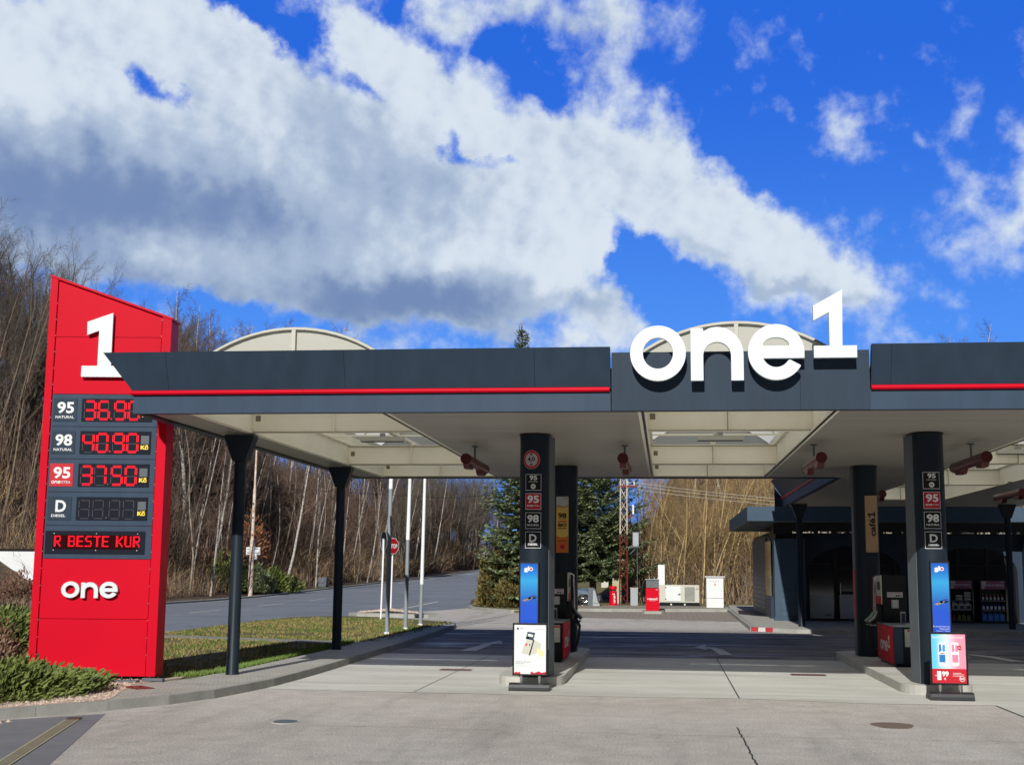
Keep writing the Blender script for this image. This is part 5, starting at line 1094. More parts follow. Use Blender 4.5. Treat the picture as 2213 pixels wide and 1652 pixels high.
for k in range(7):
    z = 1.16 + k * .045; mb.add([(-.87 + i * .04, 58.604, z + (.008 if i % 2 else -.008) + t) for t in (0, .016) for i in range(15)], [(i, i + 1, 16 + i, 15 + i) for i in range(14)], 1)
mb.box(-.91, 58.58, 1.49, -.27, 59.2, 1.52, 1); mb.build('top_unit', ['black', 'galv'], o)
mb = MB(); 
for x in (-.72, -.5, -.36): cyl(mb, x, 58.8, 1.521, 1.60, .015, 8)
mb.build('coin_lamp', 'offwhite', o)
mb = MB(); mb.tube([(-.92, 58.8, 1.5), (-1.02, 58.75, 1.3), (-1.07, 58.7, .9), (-1.05, 58.7, .55), (-.98, 58.7, .42), (-.93, 58.7, .5)], .035, 8); mb.build('hose', 'black', o)
o = thing('generator', 'light grey diesel generator with louvred vents and black base, behind the vacuum machine', 'generator', (.7, 68.6, .12))
mb = MB(); mb.box(-.32, 68.3, .265, 1.74, 69.3, 1.17); gb = mb.build('housing', 'offwhite', o, bevel=.02)
mb = MB(); mb.box(-.32, 68.28, .12, 1.74, 69.32, .262); cyl(mb, .1, 68.6, 0, .1, .05); mb.build('base_frame', 'anthracite', o)
mb = MB()
for x in (.28, .98): mb.tube([(x, 68.27, .17), (x, 68.279, .17)], .045, 12)
mb.build('lifting_eye', 'white_matt', o)
mb = MB(); mb.box(.0, 68.275, .34, .78, 68.297, 1.10); mb.build('door', 'white_matt', gb); mb = MB(); mb.box(.62, 68.25, .66, .76, 68.274, .70); mb.box(.71, 68.25, .7, .76, 68.274, .74)
for z in (.42, 1.02): mb.box(-.03, 68.25, z, .03, 68.274, z + .05)
mb.build('latch', 'black', gb)
mb = MB()
for k in range(13): mb.box(.98, 68.285, .35 + k * .057, 1.5, 68.298, .35 + k * .057 + .022)
mb.build('louvre', 'slate', gb)
mb = MB(); f = lambda u, v: (u, 68.294, v); mb.add([f(1.63 + .05 * math.cos(k * .52), 1.05 + .05 * math.sin(k * .52)) for k in range(12)], [tuple(range(12))], 0); mb.add([(1.63 + .035 * math.cos(k * .52), 68.291, 1.05 + .035 * math.sin(k * .52)) for k in range(12)], [tuple(range(12))], 1); bar(mb, 1.56, .95, 1.70, .98, f, 0); mb.build('warning_sticker', ['red_matt', 'white_matt'], gb)
mb = MB(); mb.box(-.40, 69.35, .2, -.04, 69.75, 2.21); mb.build('exhaust_duct', 'white_matt', o, bevel=.01)
mb = MB(); cyl(mb, .55, 68.8, 1.17, 1.24, .03); mb.build('filler_cap', 'galv', o)
o = thing('electrical_cabinet', 'tall white two-door electrical cabinet left of the shop', 'electrical cabinet', (2.43, 65, .12))
mb = MB(); mb.box(2.0, 64.9, .12, 2.83, 65.4, .575); mb.build('lower_door', 'white_matt', o); mb = MB(); mb.box(2.0, 64.9, .59, 2.83, 65.4, 1.60); ud = mb.build('upper_door', 'white_matt', o)
mb = MB(); mb.box(1.93, 64.82, 1.605, 2.90, 65.48, 1.65); mb.build('roof', 'white_matt', o); mb = MB(); mb.box(2.01, 64.92, .576, 2.82, 65.38, .589); mb.build('joint', 'black', o)
mb = MB()
for k in range(4): mb.box(2.20 + k * .12, 64.885, 1.38, 2.235 + k * .12, 64.896, 1.41, 0)
mb.prism([(2.36, 1.22), (2.48, 1.22), (2.42, 1.32)], 64.89, 64.896, 'y', 1); mb.build('indicator', ['slate', 'orange_ad'], ud)
o = thing('litter_bin', 'round red litter bin with white wordmark standing at the kerb', 'bin', (-2.68, 67, .12))
mb = MB(); mb.tube([(-2.68, 67, .12), (-2.68, 67, .85)], [.21, .19], 20); bn = mb.build('bin_body', 'red', o); mb = MB(); mb.tube([(-2.68, 67, .86), (-2.68, 67, .93)], .15, 20, 0); mb.build('opening', 'black', o)
mb = MB(); mb.tube([(-2.68, 67, .93), (-2.68, 67, 1.06), (-2.68, 67, 1.1)], [.19, .19, .15], 20); mb.build('bin_hood', 'red', o)
mb = MB(); 
for ch in 'one1': glyph(mb, ch, 0, 0, 1, lambda u, v, w: (-2.56 - v * .12, 66.80 - .0, .24 + u * .16), 0, 0)
mb.build('wordmark', 'white_matt', bn)
o = thing('utility_pillar', 'beige utility pillar with dark cap and ladder marks, behind the red bin', 'utility pillar', (-2.68, 72, .06))
mb = MB(); mb.box(-2.93, 72, .06, -2.45, 72.3, 1.50); mb.build('pillar_body', 'pillar_beige', o); mb = MB(); mb.box(-2.99, 71.95, 1.501, -2.36, 72.35, 1.56); mb.build('cap', 'black', o)
mb = MB()
for k in range(6): mb.box(-2.80, 71.98, .12 + k * .10, -2.50, 71.999, .19 + k * .10)
mb.build('label_plate', 'offwhite', o)
o = thing('meter_box', 'mottled grey white cabinet standing right of the lattice mast', 'cabinet', (-1.6, 66.6, .12)); mb = MB(); mb.box(-1.79, 66.6, .12, -1.41, 66.85, 1.0); mb.build('cabinet_body', 'galv', o, bevel=.01); mb = MB(); mb.box(-1.81, 66.58, 1.0, -1.39, 66.88, 1.03); mb.build('lid', 'offwhite', o)
o = thing('concrete_wedge', 'grey sloping concrete wedge block beside the parked car', 'concrete block', (-3.55, 65, .12)); mb = MB(); mb.prism([(-3.88, .12), (-3.30, .12), (-3.30, .25), (-3.50, .95), (-3.62, 1.03), (-3.84, 1.04)], 65, 65.7, 'y'); mb.build('block', 'galv_dark', o, bevel=.02); mb = MB(); mb.prism([(-3.62, .28), (-3.36, .28), (-3.52, .9), (-3.6, .9)], 64.985, 64.998, 'y'); mb.box(-3.62, 64.95, .13, -3.28, 64.999, .26); mb.build('panel', 'galv', o)
o = thing('portable_toilet', 'lime green portable toilet with pale roof behind the lattice mast', 'portable toilet', (-3.2, 88, .05))
mb = MB(); mb.box(-3.85, 88, .1, -2.62, 89.2, 1.6); tb = mb.build('cabin', 'lime', o, bevel=.04); mb = MB(); mb.prism([(-3.85, 1.6), (-2.62, 1.6), (-2.72, 1.82), (-2.95, 1.95), (-3.5, 1.95), (-3.75, 1.82)], 87.97, 89.25, 'y'); mb.build('roof', 'mint', o, bevel=.03)
mb = MB(); mb.box(-3.35, 87.96, .15, -2.72, 87.999, 1.55); mb.build('door', 'lime', o, bevel=.03); mb = MB()
for a_, b_ in ((.3, .7), (.85, 1.25)): mb.box(-3.25, 87.93, a_, -2.82, 87.959, b_)
mb.build('door_panel', 'lime', o, bevel=.05); mb = MB(); cyl(mb, -3.75, 88.9, 1.7, 2.15, .05); mb.build('vent_pipe', 'mint', o)
# lattice power mast with transformer and wires
o = thing('lattice_mast', 'rusty red and white steel lattice power mast between spruce and thicket', 'power mast', (-2.25, 70, .05))
Q_ = lambda z: .21 - .006 * z; corners = ((-1, -1), (1, -1), (1, 1), (-1, 1)); CX = lambda z: -2.25 + .006 * z
for z0_, z1_, k0, k1, mm in ((.05, 3.82, 0, 6, 'rust_red'), (3.82, 11.2, 6, 17, 'old_white')):
    mb = MB(); zz = [0.1 + .62 * k for k in range(18)]
    for sx, sy in corners: mb.tube([(CX(z0_) + sx * Q_(z0_), 70 + sy * Q_(z0_), z0_), (CX(z1_) + sx * Q_(z1_), 70 + sy * Q_(z1_), z1_)], .035, 4, 0, False)
    for k in range(k0, k1):
        for i in range(4):
            a_, b_ = corners[i], corners[(i + 1) % 4]
            if k % 2: a_, b_ = b_, a_
            mb.tube([(CX(zz[k]) + a_[0] * Q_(zz[k]), 70 + a_[1] * Q_(zz[k]), zz[k]), (CX(zz[k]) + b_[0] * Q_(zz[k + 1]), 70 + b_[1] * Q_(zz[k + 1]), zz[k + 1])], .016, 4, 0, False)
    mb.build('lattice', mm, o)
mb = MB(); mb.box(CX(6.4) - .35, 69.8, 6.35, CX(6.4) + .75, 69.95, 6.45); mb.build('crossarm', 'rust_red', o); mb = MB(); mb.box(CX(4) + .15, 69.8, 4.75, CX(4) + .55, 69.9, 4.82); mb.build('crossarm', 'rust_red', o)
mb = MB(); 
for x in (-2.4, -2.0, -1.65): cyl(mb, x, 69.88, 6.451, 6.68, .035, 8)
mb.box(-1.75, 69.7, 4.9, -1.66, 69.8, 5.4); mb.build('insulator', 'white_matt', o)
mb = MB(); mb.box(-1.73, 69.6, 3.18, -1.42, 69.9, 3.92); tr = mb.build('transformer_box', 'galv', o); mb = MB(); mb.box(-1.76, 69.57, 3.92, -1.39, 69.93, 3.95); mb.box(-2.1, 69.62, 3.1, -1.35, 69.88, 3.14); mb.tube([(-1.5, 69.75, 3.1), (-1.5, 69.75, 0)], .02, 6); mb.tube([(-1.9, 69.75, 2.75), (-1.55, 69.75, 3.1)], .03, 6); mb.build('bracket', 'galv_dark', tr)
for k, (z, dz) in enumerate(((6.66, 0), (6.5, 0), (6.3, 0))):
    w = thing('power_line', ('topmost', 'middle', 'lowest')[k] + ' pale power line running right from the lattice mast', 'cable', (-2, 70, z)); mb = MB(); mb.tube([(-2.0 + 34 * t, 70 + 6 * t, z - 1.0 * 4 * t * (1 - t) - .4 * t) for t in [i / 14 for i in range(15)]], .011, 4, 0, False); mb.build('wire', 'offwhite', w)
w = thing('power_line', 'thin dark overhead line crossing left of the big spruce', 'cable', (-12, 75, 5)); mb = MB(); mb.tube([(-30, 95, 7.9), (-14, 82, 6.4), (-2.4, 70, 6.5)], .012, 4, 0, False); mb.build('wire', 'black', w)
# far house behind the trees
hs = thing('far_house', 'grey roofed house far behind the lattice mast', 'house', (-2, 112, 0))
mb = MB(); mb.box(-5.5, 112, 0, 2.5, 119, 3.2); mb.build('wall', 'offwhite', hs); mb = MB(); mb.prism([(111.4, 3.2), (119.6, 3.2), (115.5, 6.0)], -6, 3, 'x'); mb.build('roof', 'galv_dark', hs)
mb = MB(); mb.box(-3, 111.95, 1.2, -1.9, 111.99, 2.4); mb.build('window', 'glass', hs)
# retaining wall at the far left
o = thing('boundary_wall', 'pale painted wall with dark coping beyond the road, left of the pylon', 'wall', (-33, 58, .5))
mb = MB(); mb.box(-38, 58, -.2, -27.5, 58.3, 2.58); mb.build('wall_face', 'white_matt', o); mb = MB(); mb.box(-38.1, 57.92, 2.581, -27.4, 58.38, 2.66); mb.build('coping', 'black', o)
# parked car
car = thing('parked_car', 'blue grey estate car parked beside the spruces, nose to the right', 'car', (-5.6, 66.6, .02))
prof = [(-7.55, .32), (-7.6, .62), (-7.5, .95), (-7.35, 1.25), (-7.0, 1.47), (-6.2, 1.52), (-5.5, 1.46), (-4.95, 1.12), (-4.75, 1.0), (-4.1, .90), (-3.6, .78), (-3.35, .62), (-3.3, .40), (-3.35, .26), (-3.72, .24)]
whl = lambda cx: [(cx + .37 * math.cos(math.radians(a)), .33 + .37 * math.sin(math.radians(a))) for a in range(-12, 193, 15)]
bodyp = prof + whl(-4.12) + whl(-6.75)
def shell(mb, pr, y0, y1, m=0, inset=.10, zmid=.95):
    n = len(pr); rows_ = []
    for t, (yy) in ((0, y0 + .0), (1, y0 + .0)): pass
    lay = [(y0 + .10, lambda z: 0), (y0, lambda z: 0)]
    def P(y, side): return [(x, y + side * (inset * max(0, (z - zmid)) / .5), z) for x, z in pr]
    A = P(y0, 1); B = P(y1, -1); mb.add(A + B, [tuple(range(n)), tuple(range(2 * n - 1, n - 1, -1))], m); mb.add(A + B, [(i, (i + 1) % n, n + (i + 1) % n, n + i) for i in range(n)], m, True)
mb = MB(); shell(mb, bodyp, 65.75, 67.45, 0, .18); cbd = mb.build('body', 'carpaint', car, bevel=.04)
mb = MB(); mb.prism([(-5.02, 1.10), (-5.5, 1.40), (-6.15, 1.44), (-6.15, 1.0), (-4.95, .98)], 65.80, 65.86, 'y', xf=lambda x, y, z: (x, y + .36 * max(0, z - .95) - .06, z)); mb.prism([(-6.22, 1.0), (-6.22, 1.44), (-6.95, 1.40), (-7.2, 1.05)], 65.80, 65.86, 'y', xf=lambda x, y, z: (x, y + .36 * max(0, z - .95) - .06, z)); mb.build('side_window', 'glass_car', car)
mb = MB(); mb.add([(-4.88, 65.98, 1.06), (-4.88, 67.2, 1.06), (-5.46, 67.15, 1.455), (-5.46, 66.05, 1.455)], [(0, 1, 2, 3)]); mb.build('windscreen', 'glass_car', car)
for cx in (-4.12, -6.75):
    for yy in (65.74, 67.24):
        mb = MB(); mb.tube([(cx, yy, .33), (cx, yy + .2, .33)], .315, 24); wh = mb.build('wheel', 'tyre', car); mb = MB(); mb.tube([(cx, yy - .008, .33), (cx, yy - .002, .33)], .06, 12)
        for k in range(7): a_ = k * .8976; mb.tube([(cx + .05 * math.cos(a_), yy - .006, .33 + .05 * math.sin(a_)), (cx + .20 * math.cos(a_), yy - .006, .33 + .20 * math.sin(a_))], .018, 5)
        mb.tube([(cx + .21 * math.cos(k * .3142), yy - .006, .33 + .21 * math.sin(k * .3142)) for k in range(21)], .014, 5); mb.build('rim', 'chrome', wh)
mb = MB(); mb.box(-3.75, 65.735, .62, -3.45, 65.75, .74); mb.box(-3.42, 65.9, .62, -3.36, 66.1, .72); mb.build('headlight', 'glass', car); mb = MB(); mb.box(-3.36, 65.9, .26, -3.27, 67.3, .44); mb.build('bumper', 'black', car, bevel=.03)
mb = MB(); mb.box(-5.3, 65.60, 1.0, -5.1, 65.74, 1.12); mb.build('mirror', 'carpaint', car, bevel=.02)
# ================================================================== VEGETATION
def branch(mb, p, d, L, r, lvl, spec, m=0):
    """recursive bare branch. spec[lvl] = (segments, sides, children, child length, spread deg, wobble, lift)"""
    seg, sides, nch, cl, spread, wob, lift, start = spec[lvl]; pts = [p.copy()]; dd = d.copy()
    for i in range(seg):
        dd = (dd + Vector((random.gauss(0, wob), random.gauss(0, wob), random.gauss(0, wob) + lift))).normalized(); pts.append(pts[-1] + dd * L / seg)
    rr = [max(.004, r * (1 - .85 * i / seg)) for i in range(seg + 1)]
    mb.tube(pts, rr, sides, m if not isinstance(m, (list, tuple)) else m[min(lvl, len(m) - 1)], lvl == 0, False)
    if lvl + 1 < len(spec):
        for k in range(nch):
            t = start + (1 - start) * (k + random.random()) / nch; i = min(int(t * seg), seg - 1); q = pts[i].lerp(pts[i + 1], t * seg - i); ax = (pts[i + 1] - pts[i]).normalized()
            a = random.uniform(0, 6.283); pv = ax.orthogonal().normalized(); pv.rotate(Matrix.Rotation(a, 3, ax)); s_ = math.radians(spread * random.uniform(.7, 1.25))
            nd = (ax * math.cos(s_) + pv * math.sin(s_)).normalized(); ll = L * cl * random.uniform(.6, 1.15) * (1.15 - .65 * t)
            branch(mb, q, nd, ll, max(.005, rr[i] * .5), lvl + 1, spec, m)
def tree(name, label, cat, group, kind, h, seed, lean=(0, 0)):
    random.seed(seed); t = thing(name, label, cat, (0, 0, 0), group); d = Vector((lean[0], lean[1], 1)).normalized(); T_, C_ = MB(), MB()
    if kind == 'birch':
        pts = [Vector((0, 0, -.3))]; dd = d.copy()
        for i in range(9): dd = (dd + Vector((random.gauss(0, .045), random.gauss(0, .045), .02))).normalized(); pts.append(pts[-1] + dd * h / 9)
        r = h * .0088; rr = [r * (1 - .9 * i / 9) + .006 for i in range(10)]; T_.tube(pts, rr, 7, 0, True, False)
        sp = [(4, 4, 9, .42, 38, .10, .03, .12), (3, 3, 6, .45, 38, .16, -.05, .15), (2, 3, 0, .4, 30, .2, -.12, .2)]
        for k in range(26):
            t_ = .34 + .64 * k / 26; i = min(int(t_ * 9), 8); q = pts[i].lerp(pts[i + 1], t_ * 9 - i); a = random.uniform(0, 6.283); el = random.uniform(.75, 1.35)
            branch(C_, q, Vector((math.cos(a), math.sin(a), el * 1.2)).normalized(), h * .20 * (1.25 - t_) * random.uniform(.7, 1.2) + .4, rr[i] * .42, 0, sp)
        mt, mc = 'bark_birch', 'twig_brown'
    elif kind == 'slim':
        pts = [Vector((0, 0, -.3))]; dd = d.copy()
        for i in range(8): dd = (dd + Vector((random.gauss(0, .06), random.gauss(0, .06), .02))).normalized(); pts.append(pts[-1] + dd * h / 8)
        r = h * .0062; rr = [r * (1 - .85 * i / 8) + .006 for i in range(9)]; T_.tube(pts, rr, 6, 0, True, False)
        sp = [(3, 3, 6, .5, 36, .12, .02, .15), (2, 3, 4, .5, 40, .2, 0, .2), (2, 3, 0, .4, 30, .2, 0, .2)]
        for k in range(14):
            t_ = .25 + .72 * k / 14; i = min(int(t_ * 8), 7); q = pts[i].lerp(pts[i + 1], t_ * 8 - i); a = random.uniform(0, 6.283)
            branch(C_, q, Vector((math.cos(a), math.sin(a), 1.3)).normalized(), h * .17 * (1.25 - t_) * random.uniform(.7, 1.2) + .3, rr[i] * .4, 0, sp)
        mt, mc = (('bark_birch', 'twig_brown'), ('bark_birch', 'twig_grey'), ('bark_grey', 'twig_brown'), ('bark_dark', 'twig_dark'), ('bark_dark', 'twig_brown'))[seed % 5]
    elif kind == 'vase':
        sp = [(7, 5, 16, .40, 27, .04, .02, .12), (5, 4, 10, .48, 32, .07, .02, .1), (3, 3, 8, .52, 38, .11, .01, .1), (2, 3, 0, .4, 30, .1, .0, .2)]
        T_.tube([(0, 0, -.4), (0, 0, h * .05), (.1, 0, h * .16)], [h * .022, h * .017, h * .015], 9, 0, True, False)
        for k in range(9):
            a = k * .897 + random.uniform(-.3, .3); sprd = random.uniform(.04, .42); branch(C_, Vector((.06, 0, h * .14)), Vector((math.cos(a) * sprd, math.sin(a) * sprd, 1)).normalized(), h * random.uniform(.68, .86), h * .009, 0, sp)
        mt, mc = 'bark_dark', 'twig_dark'
    else:  # thicket of golden stems
        sp = [(7, 4, 12, .36, 26, .05, .03, .12), (4, 3, 7, .5, 32, .1, .03, .1), (3, 3, 4, .5, 35, .14, 0, .1), (2, 3, 0, .4, 30, .15, 0, .2)]
        for k in range(9):
            a = random.uniform(0, 6.283); sprd = random.uniform(.05, .62); b_ = Vector((random.uniform(-.9, .9), random.uniform(-.9, .9), -.2)); hh = h * random.uniform(.7, 1.05)
            (branch)(T_ if 0 else C_, b_, Vector((math.cos(a) * sprd, math.sin(a) * sprd, 1)).normalized(), hh, h * .0062, 0, sp, [0, 1, 1, 1])
        C_.build('crown', ['bark_gold', 'twig_gold'], t); return t
    T_.build('trunk', mt, t); C_.build('crown', mc, t); return t
GB = 'bare slender trees on the wooded slope beyond the road'
birches = [tree('birch_tree', 'bare birch with white trunk on the wooded slope', 'tree', GB, 'birch', 14, 100 + i, (random.uniform(0, .16), 0)) for i in range(4)]
slims = [tree('slim_tree', 'thin leaning bare tree on the wooded slope', 'tree', GB, 'slim', 10.5, 200 + i, (.07 + .035 * i, .02)) for i in range(5)]
vases = [tree('bare_tree', 'large bare tree with upswept crown', 'tree', 'large bare trees on the hilltop behind the pylon', 'vase', 17, 300 + i) for i in range(2)]
golds = [tree('thicket_tree', 'golden brown bare many-stemmed tree in the dense thicket', 'tree', 'bare thicket behind the generator and cabinet', 'gold', 9.5, 400 + i) for i in range(3)]
used = {}
def put(protos, i, x, y, z, rz, sc, label):
    p = protos[i % len(protos)]
    if p.name not in used: used[p.name] = 1; p.location = (x, y, z); p.rotation_euler.z = rz; p.scale = (sc,) * 3; p['label'] = label; return p
    return dup(p, (x, y, z), rz, sc, label)
random.seed(77)
LB = 'bare white-stemmed birch standing among many like it on the wooded slope'; LS = 'thin bare leaning stem among many like it on the wooded slope'
n = 0
for row, (d0, cnt, y0, y1) in enumerate(((2.2, 48, 62, 205), (5, 58, 60, 215), (8, 62, 60, 215), (12, 60, 62, 210), (17, 60, 64, 205))):
    for k in range(cnt):
        t = (k + random.random() * .8) / cnt; y = y0 + (y1 - y0) * t ** 1.35; d = d0 + random.uniform(-1.5, 2.2); x = kx(y) - d
        if y < 68 and d < 6 : continue
        if n > 285: break
        z = hill(x, y) - .1
        if x / y < -.385 and row > 0: put(slims, 3 + n % 2, x, y, z, random.uniform(-.5, .5), random.uniform(.7, 1.2), LS)
        elif n % 3 == 0 or (row >= 3 and n % 2): put(birches, n, x, y, z, random.uniform(-.6, .6), random.uniform(.72, 1.12) * (.86 if row < 2 else 1), LB)
        else: put(slims, n, x, y, z, random.uniform(-.5, .5), random.uniform(.6, 1.1), LS)
        n += 1
TT = ((420, 620, 84, 0, 'tall birch whose feathery top rises just right of the pylon peak'), (455, 655, 92, 1, 'birch second from the pylon among the tops left of the left vault'), (392, 668, 80, 2, 'birch top showing directly beside the right edge of the pylon'), (500, 672, 96, 3, 'birch top just touching the left end of the left skylight vault'), (530, 690, 104, 1, 'birch whose fine top shows behind the left part of the left skylight vault'), (585, 668, 112, 2, 'pointed birch top above the middle of the left skylight vault'), (700, 692, 122, 0, 'small bushy birch top just above the right end of the left skylight vault'), (475, 690, 88, 2, 'lower birch between the taller tops left of the left vault'), (440, 700, 100, 3, 'far birch filling the gap between pylon and left vault'))
for px, py, y, i, l in TT:
    a_, e_ = d2a(px, py); x = math.tan(math.radians(a_)) * y; zt = 1.9 + math.hypot(x, y) * math.tan(math.radians(e_)); z = hill(x, y) - .1
    dup(birches[i], (x, y, z), px * .7, (zt - z) / 14.0, l)
for px, py, y, l in ((350, 690, 90, 'bare twiggy tree peeping out behind the right shoulder of the pylon'), (410, 700, 96, 'bare rounded tree close behind the birches right of the pylon'), (480, 712, 104, 'bare rounded tree low behind the left end of the left vault')):
    a_, e_ = d2a(px, py); x = math.tan(math.radians(a_)) * y; zt = 1.9 + math.hypot(x, y) * math.tan(math.radians(e_)); z = hill(x, y) - .1
    dup(vases[1], (x, y, z), px * .7, (zt - z) / 16.5, l)
for i, (x, y, s, l) in enumerate(((-39.3, 74.5, .80, 'largest bare tree, its rounded crown rising above the peak of the pylon'), (-42.2, 73.5, .76, 'big bare tree cut by the left edge of the photo'), (-37.3, 77, .80, 'bare tree whose crown slopes down right of the pylon peak'), (-43.5, 84, .80, 'bare tree filling the gap between the two big crowns at far left'), (-34.5, 88, .72, 'smaller bare tree right of the pylon peak, behind the birch'), (-43.0, 70, .7, 'bare tree low on the slope at the far left edge'), (-37.5, 68, .62, 'low bare tree close behind the left edge of the pylon'), (-33.5, 96, .66, 'bare tree behind the slope halfway to the left skylight vault'), (-47.5, 92, .85, 'bare tree far back behind the crowns at the left edge'), (-39.8, 98, .8, 'bare tree far back behind the peak of the pylon'))):
    put(vases, i, x, y, hill(x, y) - .2, i * 1.3, s, l)
random.seed(91)
for i in range(16):
    y = 138 + i * 6; x = kx(y) - random.uniform(.5, 6) * (1 if i % 2 else 2); dup(vases[i % 2], (x, y, hill(x, y) - .1), i * 1.1, random.uniform(.62, .9), 'grey brown bare tree, one of many alike at the far end of the wooded slope')['group'] = 'bare trees at the far end of the wooded slope'
for i in range(26):
    x = -1.2 + (i % 13) * 1.55 + random.uniform(-.4, .4); y = 76 + (i // 13) * 5.5 + random.uniform(-1, 1)
    put(golds, i, x, y, .0, random.uniform(0, 6.28), random.uniform(.82, 1.12), 'golden brown many-stemmed bare tree, one of many alike in the dense thicket')
for i in range(14):
    x = 2.5 + i * 1.9 + random.uniform(-.6, .6); y = 90 + random.uniform(-2, 8); dup(birches[i % 4], (x, y, hill2(x, y) - .1), random.uniform(0, 6), random.uniform(.6, .78), 'bare birch rising from the slope behind the golden thicket')
for x, y, s, l in ((19.7, 92, .98, 'left birch of the group whose tops rise above the canopy edge at far right'), (20.8, 93, 1.03, 'middle birch of the group whose tops rise above the canopy edge at far right'), (22.3, 93, .97, 'right birch of the group whose tops rise above the canopy edge at far right')):
    dup(birches[2], (x, y, hill2(x, y) - .1), 1.5 * x, s, l)
# brushwood
def brush(name, label, xr, yr, hf, n, hmin, hmax, m, cond=None, lean=.5, th=.012):
    mb = MB(); k = 0
    while k < n:
        x, y = random.uniform(*xr), random.uniform(*yr); lean_ = lean * (3.0 if random.random() < .25 else 1)
        if cond and not cond(x, y): continue
        k += 1; z = hf(x, y) - .05; h = random.uniform(hmin, hmax); a = random.uniform(0, 6.28); q = random.uniform(0, lean_) * h; w = th * random.uniform(.7, 1.5)
        p0 = (x, y, z); dx, dy = math.cos(a) * q, math.sin(a) * q; c = random.uniform(.3, .7)
        p1 = (x + dx * .35 + random.uniform(-.08, .08), y + dy * .35, z + h * .55); p2 = (x + dx, y + dy, z + h * random.uniform(.75, 1))
        mb.add([(p0[0] - w, p0[1], p0[2]), (p0[0] + w, p0[1], p0[2]), (p1[0] + w * .7, p1[1], p1[2]), (p1[0] - w * .7, p1[1], p1[2]), (p2[0], p2[1], p2[2])], [(0, 1, 2, 3), (3, 2, 4)], random.randint(0, len(m) - 1))
        b0 = Vector(p0).lerp(Vector(p1), c); e = b0 + Vector((random.uniform(-.5, .5), random.uniform(-.3, .3), random.uniform(.1, .6))) * h * .4
        mb.add([b0, b0 + Vector((w * 1.2, 0, w)), e], [(0, 1, 2)], random.randint(0, len(m) - 1))
    return tag(mb.build(name, m), label, 'brushwood', kind='stuff')
inw = lambda d0, d1: (lambda x, y: d0 < kx(y) - x < d1)
def brushrow(y0, y1, n, hm, th):
    return brush('brushwood', 'tangled brown brushwood covering the slope beyond the road', (-62, -24), (y0, y1), hill, n, .5, hm, ['twig_brown', 'twig_dark', 'twig_brown', 'twig_gold'], inw(1.6, 27), 1.1, th)
brushrow(58, 100, 28000, 2.0, .012); brushrow(100, 160, 26000, 3.4, .02); brushrow(160, 240, 9000, 5.0, .035)
brush('brushwood', 'tall fine brown sapling growth between the trees on the slope', (-60, -26), (66, 150), hill, 12000, 2.5, 7.0, ['twig_brown', 'twig_brown', 'twig_grey'], inw(4, 22), .35, .014)
brush('brushwood', 'dense golden brown brushwood under the thicket behind the generator', (-1.6, 24), (74, 92), hill2, 12500, .8, 5.5, ['twig_gold', 'twig_brown', 'bark_dark', 'twig_dark'], None, 1.0, .011)
brush('brushwood', 'brown undergrowth on the slope behind the thicket', (2, 60), (92, 125), hill2, 8000, 1.0, 6.0, ['twig_brown', 'twig_grey'], None, .3, .02)
brush('brushwood', 'brown hedge growth before the pale wall at the far left', (-36, -26.5), (52, 57), lambda x, y: .1, 4500, .3, .75, ['drybush', 'twig_brown'], None, .5, .012)
# leafy bushes made of many small sprays
def bush(name, label, cat, cx, cy, z, rx, ry, h, n, leaf, m, group=None, twigs=True, flat=.5, up=.6, lean=0):
    o = thing(name, label, cat, (cx, cy, z), group); mb = MB()
    for _ in range(n):
        a = random.uniform(0, 6.283); e = math.acos(random.random() * .98); rr = random.random() ** .3
        bump_ = 1 + .22 * math.sin(a * 3 + cx) * math.sin(e * 4) + random.uniform(-.12, .12)
        x = math.cos(a) * math.sin(e) * rr * bump_; y = math.sin(a) * math.sin(e) * rr * bump_; zz_ = math.cos(e) * rr * bump_
        P_ = Vector((cx + x * rx, cy + y * ry, z + zz_ * h)); dr = Vector((x + lean, y, zz_ * .5 + up)) + Vector((random.gauss(0, .4), random.gauss(0, .4), random.gauss(0, .3))); dr.normalize(); sd_ = dr.cross(Vector((random.gauss(0, 1), random.gauss(0, 1), random.gauss(0, 1)))).normalized(); l = leaf * random.uniform(.6, 1.5)
        mb.add([P_ - sd_ * l * .14, P_ + dr * l * .5 - sd_ * l * .2, P_ + dr * l, P_ + dr * l * .5 + sd_ * l * .2, P_ + sd_ * l * .14], [(0, 1, 2, 3, 4)])
    mb.build('foliage', m, o); mb = MB()
    for _ in range(14):
        a = random.uniform(0, 6.283); r_ = random.uniform(.2, .7); mb.tube([(cx, cy, z), (cx + math.cos(a) * rx * r_ * .5, cy + math.sin(a) * ry * r_ * .5, z + h * .35), (cx + math.cos(a) * rx * r_, cy + math.sin(a) * ry * r_, z + h * .75)], [.02 * (rx + .3), .014, .006], 4, 0, False)
    mb.build('stem', 'bark_dark', o); return o
random.seed(21)
bush('juniper_bush', 'low spreading green juniper before the red pylon at the lower left', 'shrub', -9.35, 17.4, .12, 1.25, 1.7, .38, 17000, .075, 'juniper', lean=.5)
bush('juniper_bush', 'low green juniper cut by the lower left corner of the photo', 'shrub', -10.0, 15.9, .10, 1.1, 1.1, .30, 9000, .075, 'juniper', lean=.5)
bush('juniper_bush', 'dense green juniper behind the barberry at the left edge', 'shrub', -14.9, 27.3, .1, 1.9, 2.2, .75, 12000, .10, 'juniper', lean=.3)
bush('barberry_bush', 'reddish brown leafless barberry shrub at the left foot of the pylon', 'shrub', -11.25, 20.2, .1, .95, .8, .85, 5000, .07, 'barberry')
bush('dry_shrub', 'small grey dry shrub with pale heads beside the left edge of the pylon', 'shrub', -10.45, 19.3, .12, .32, .3, .72, 700, .06, 'drybush')
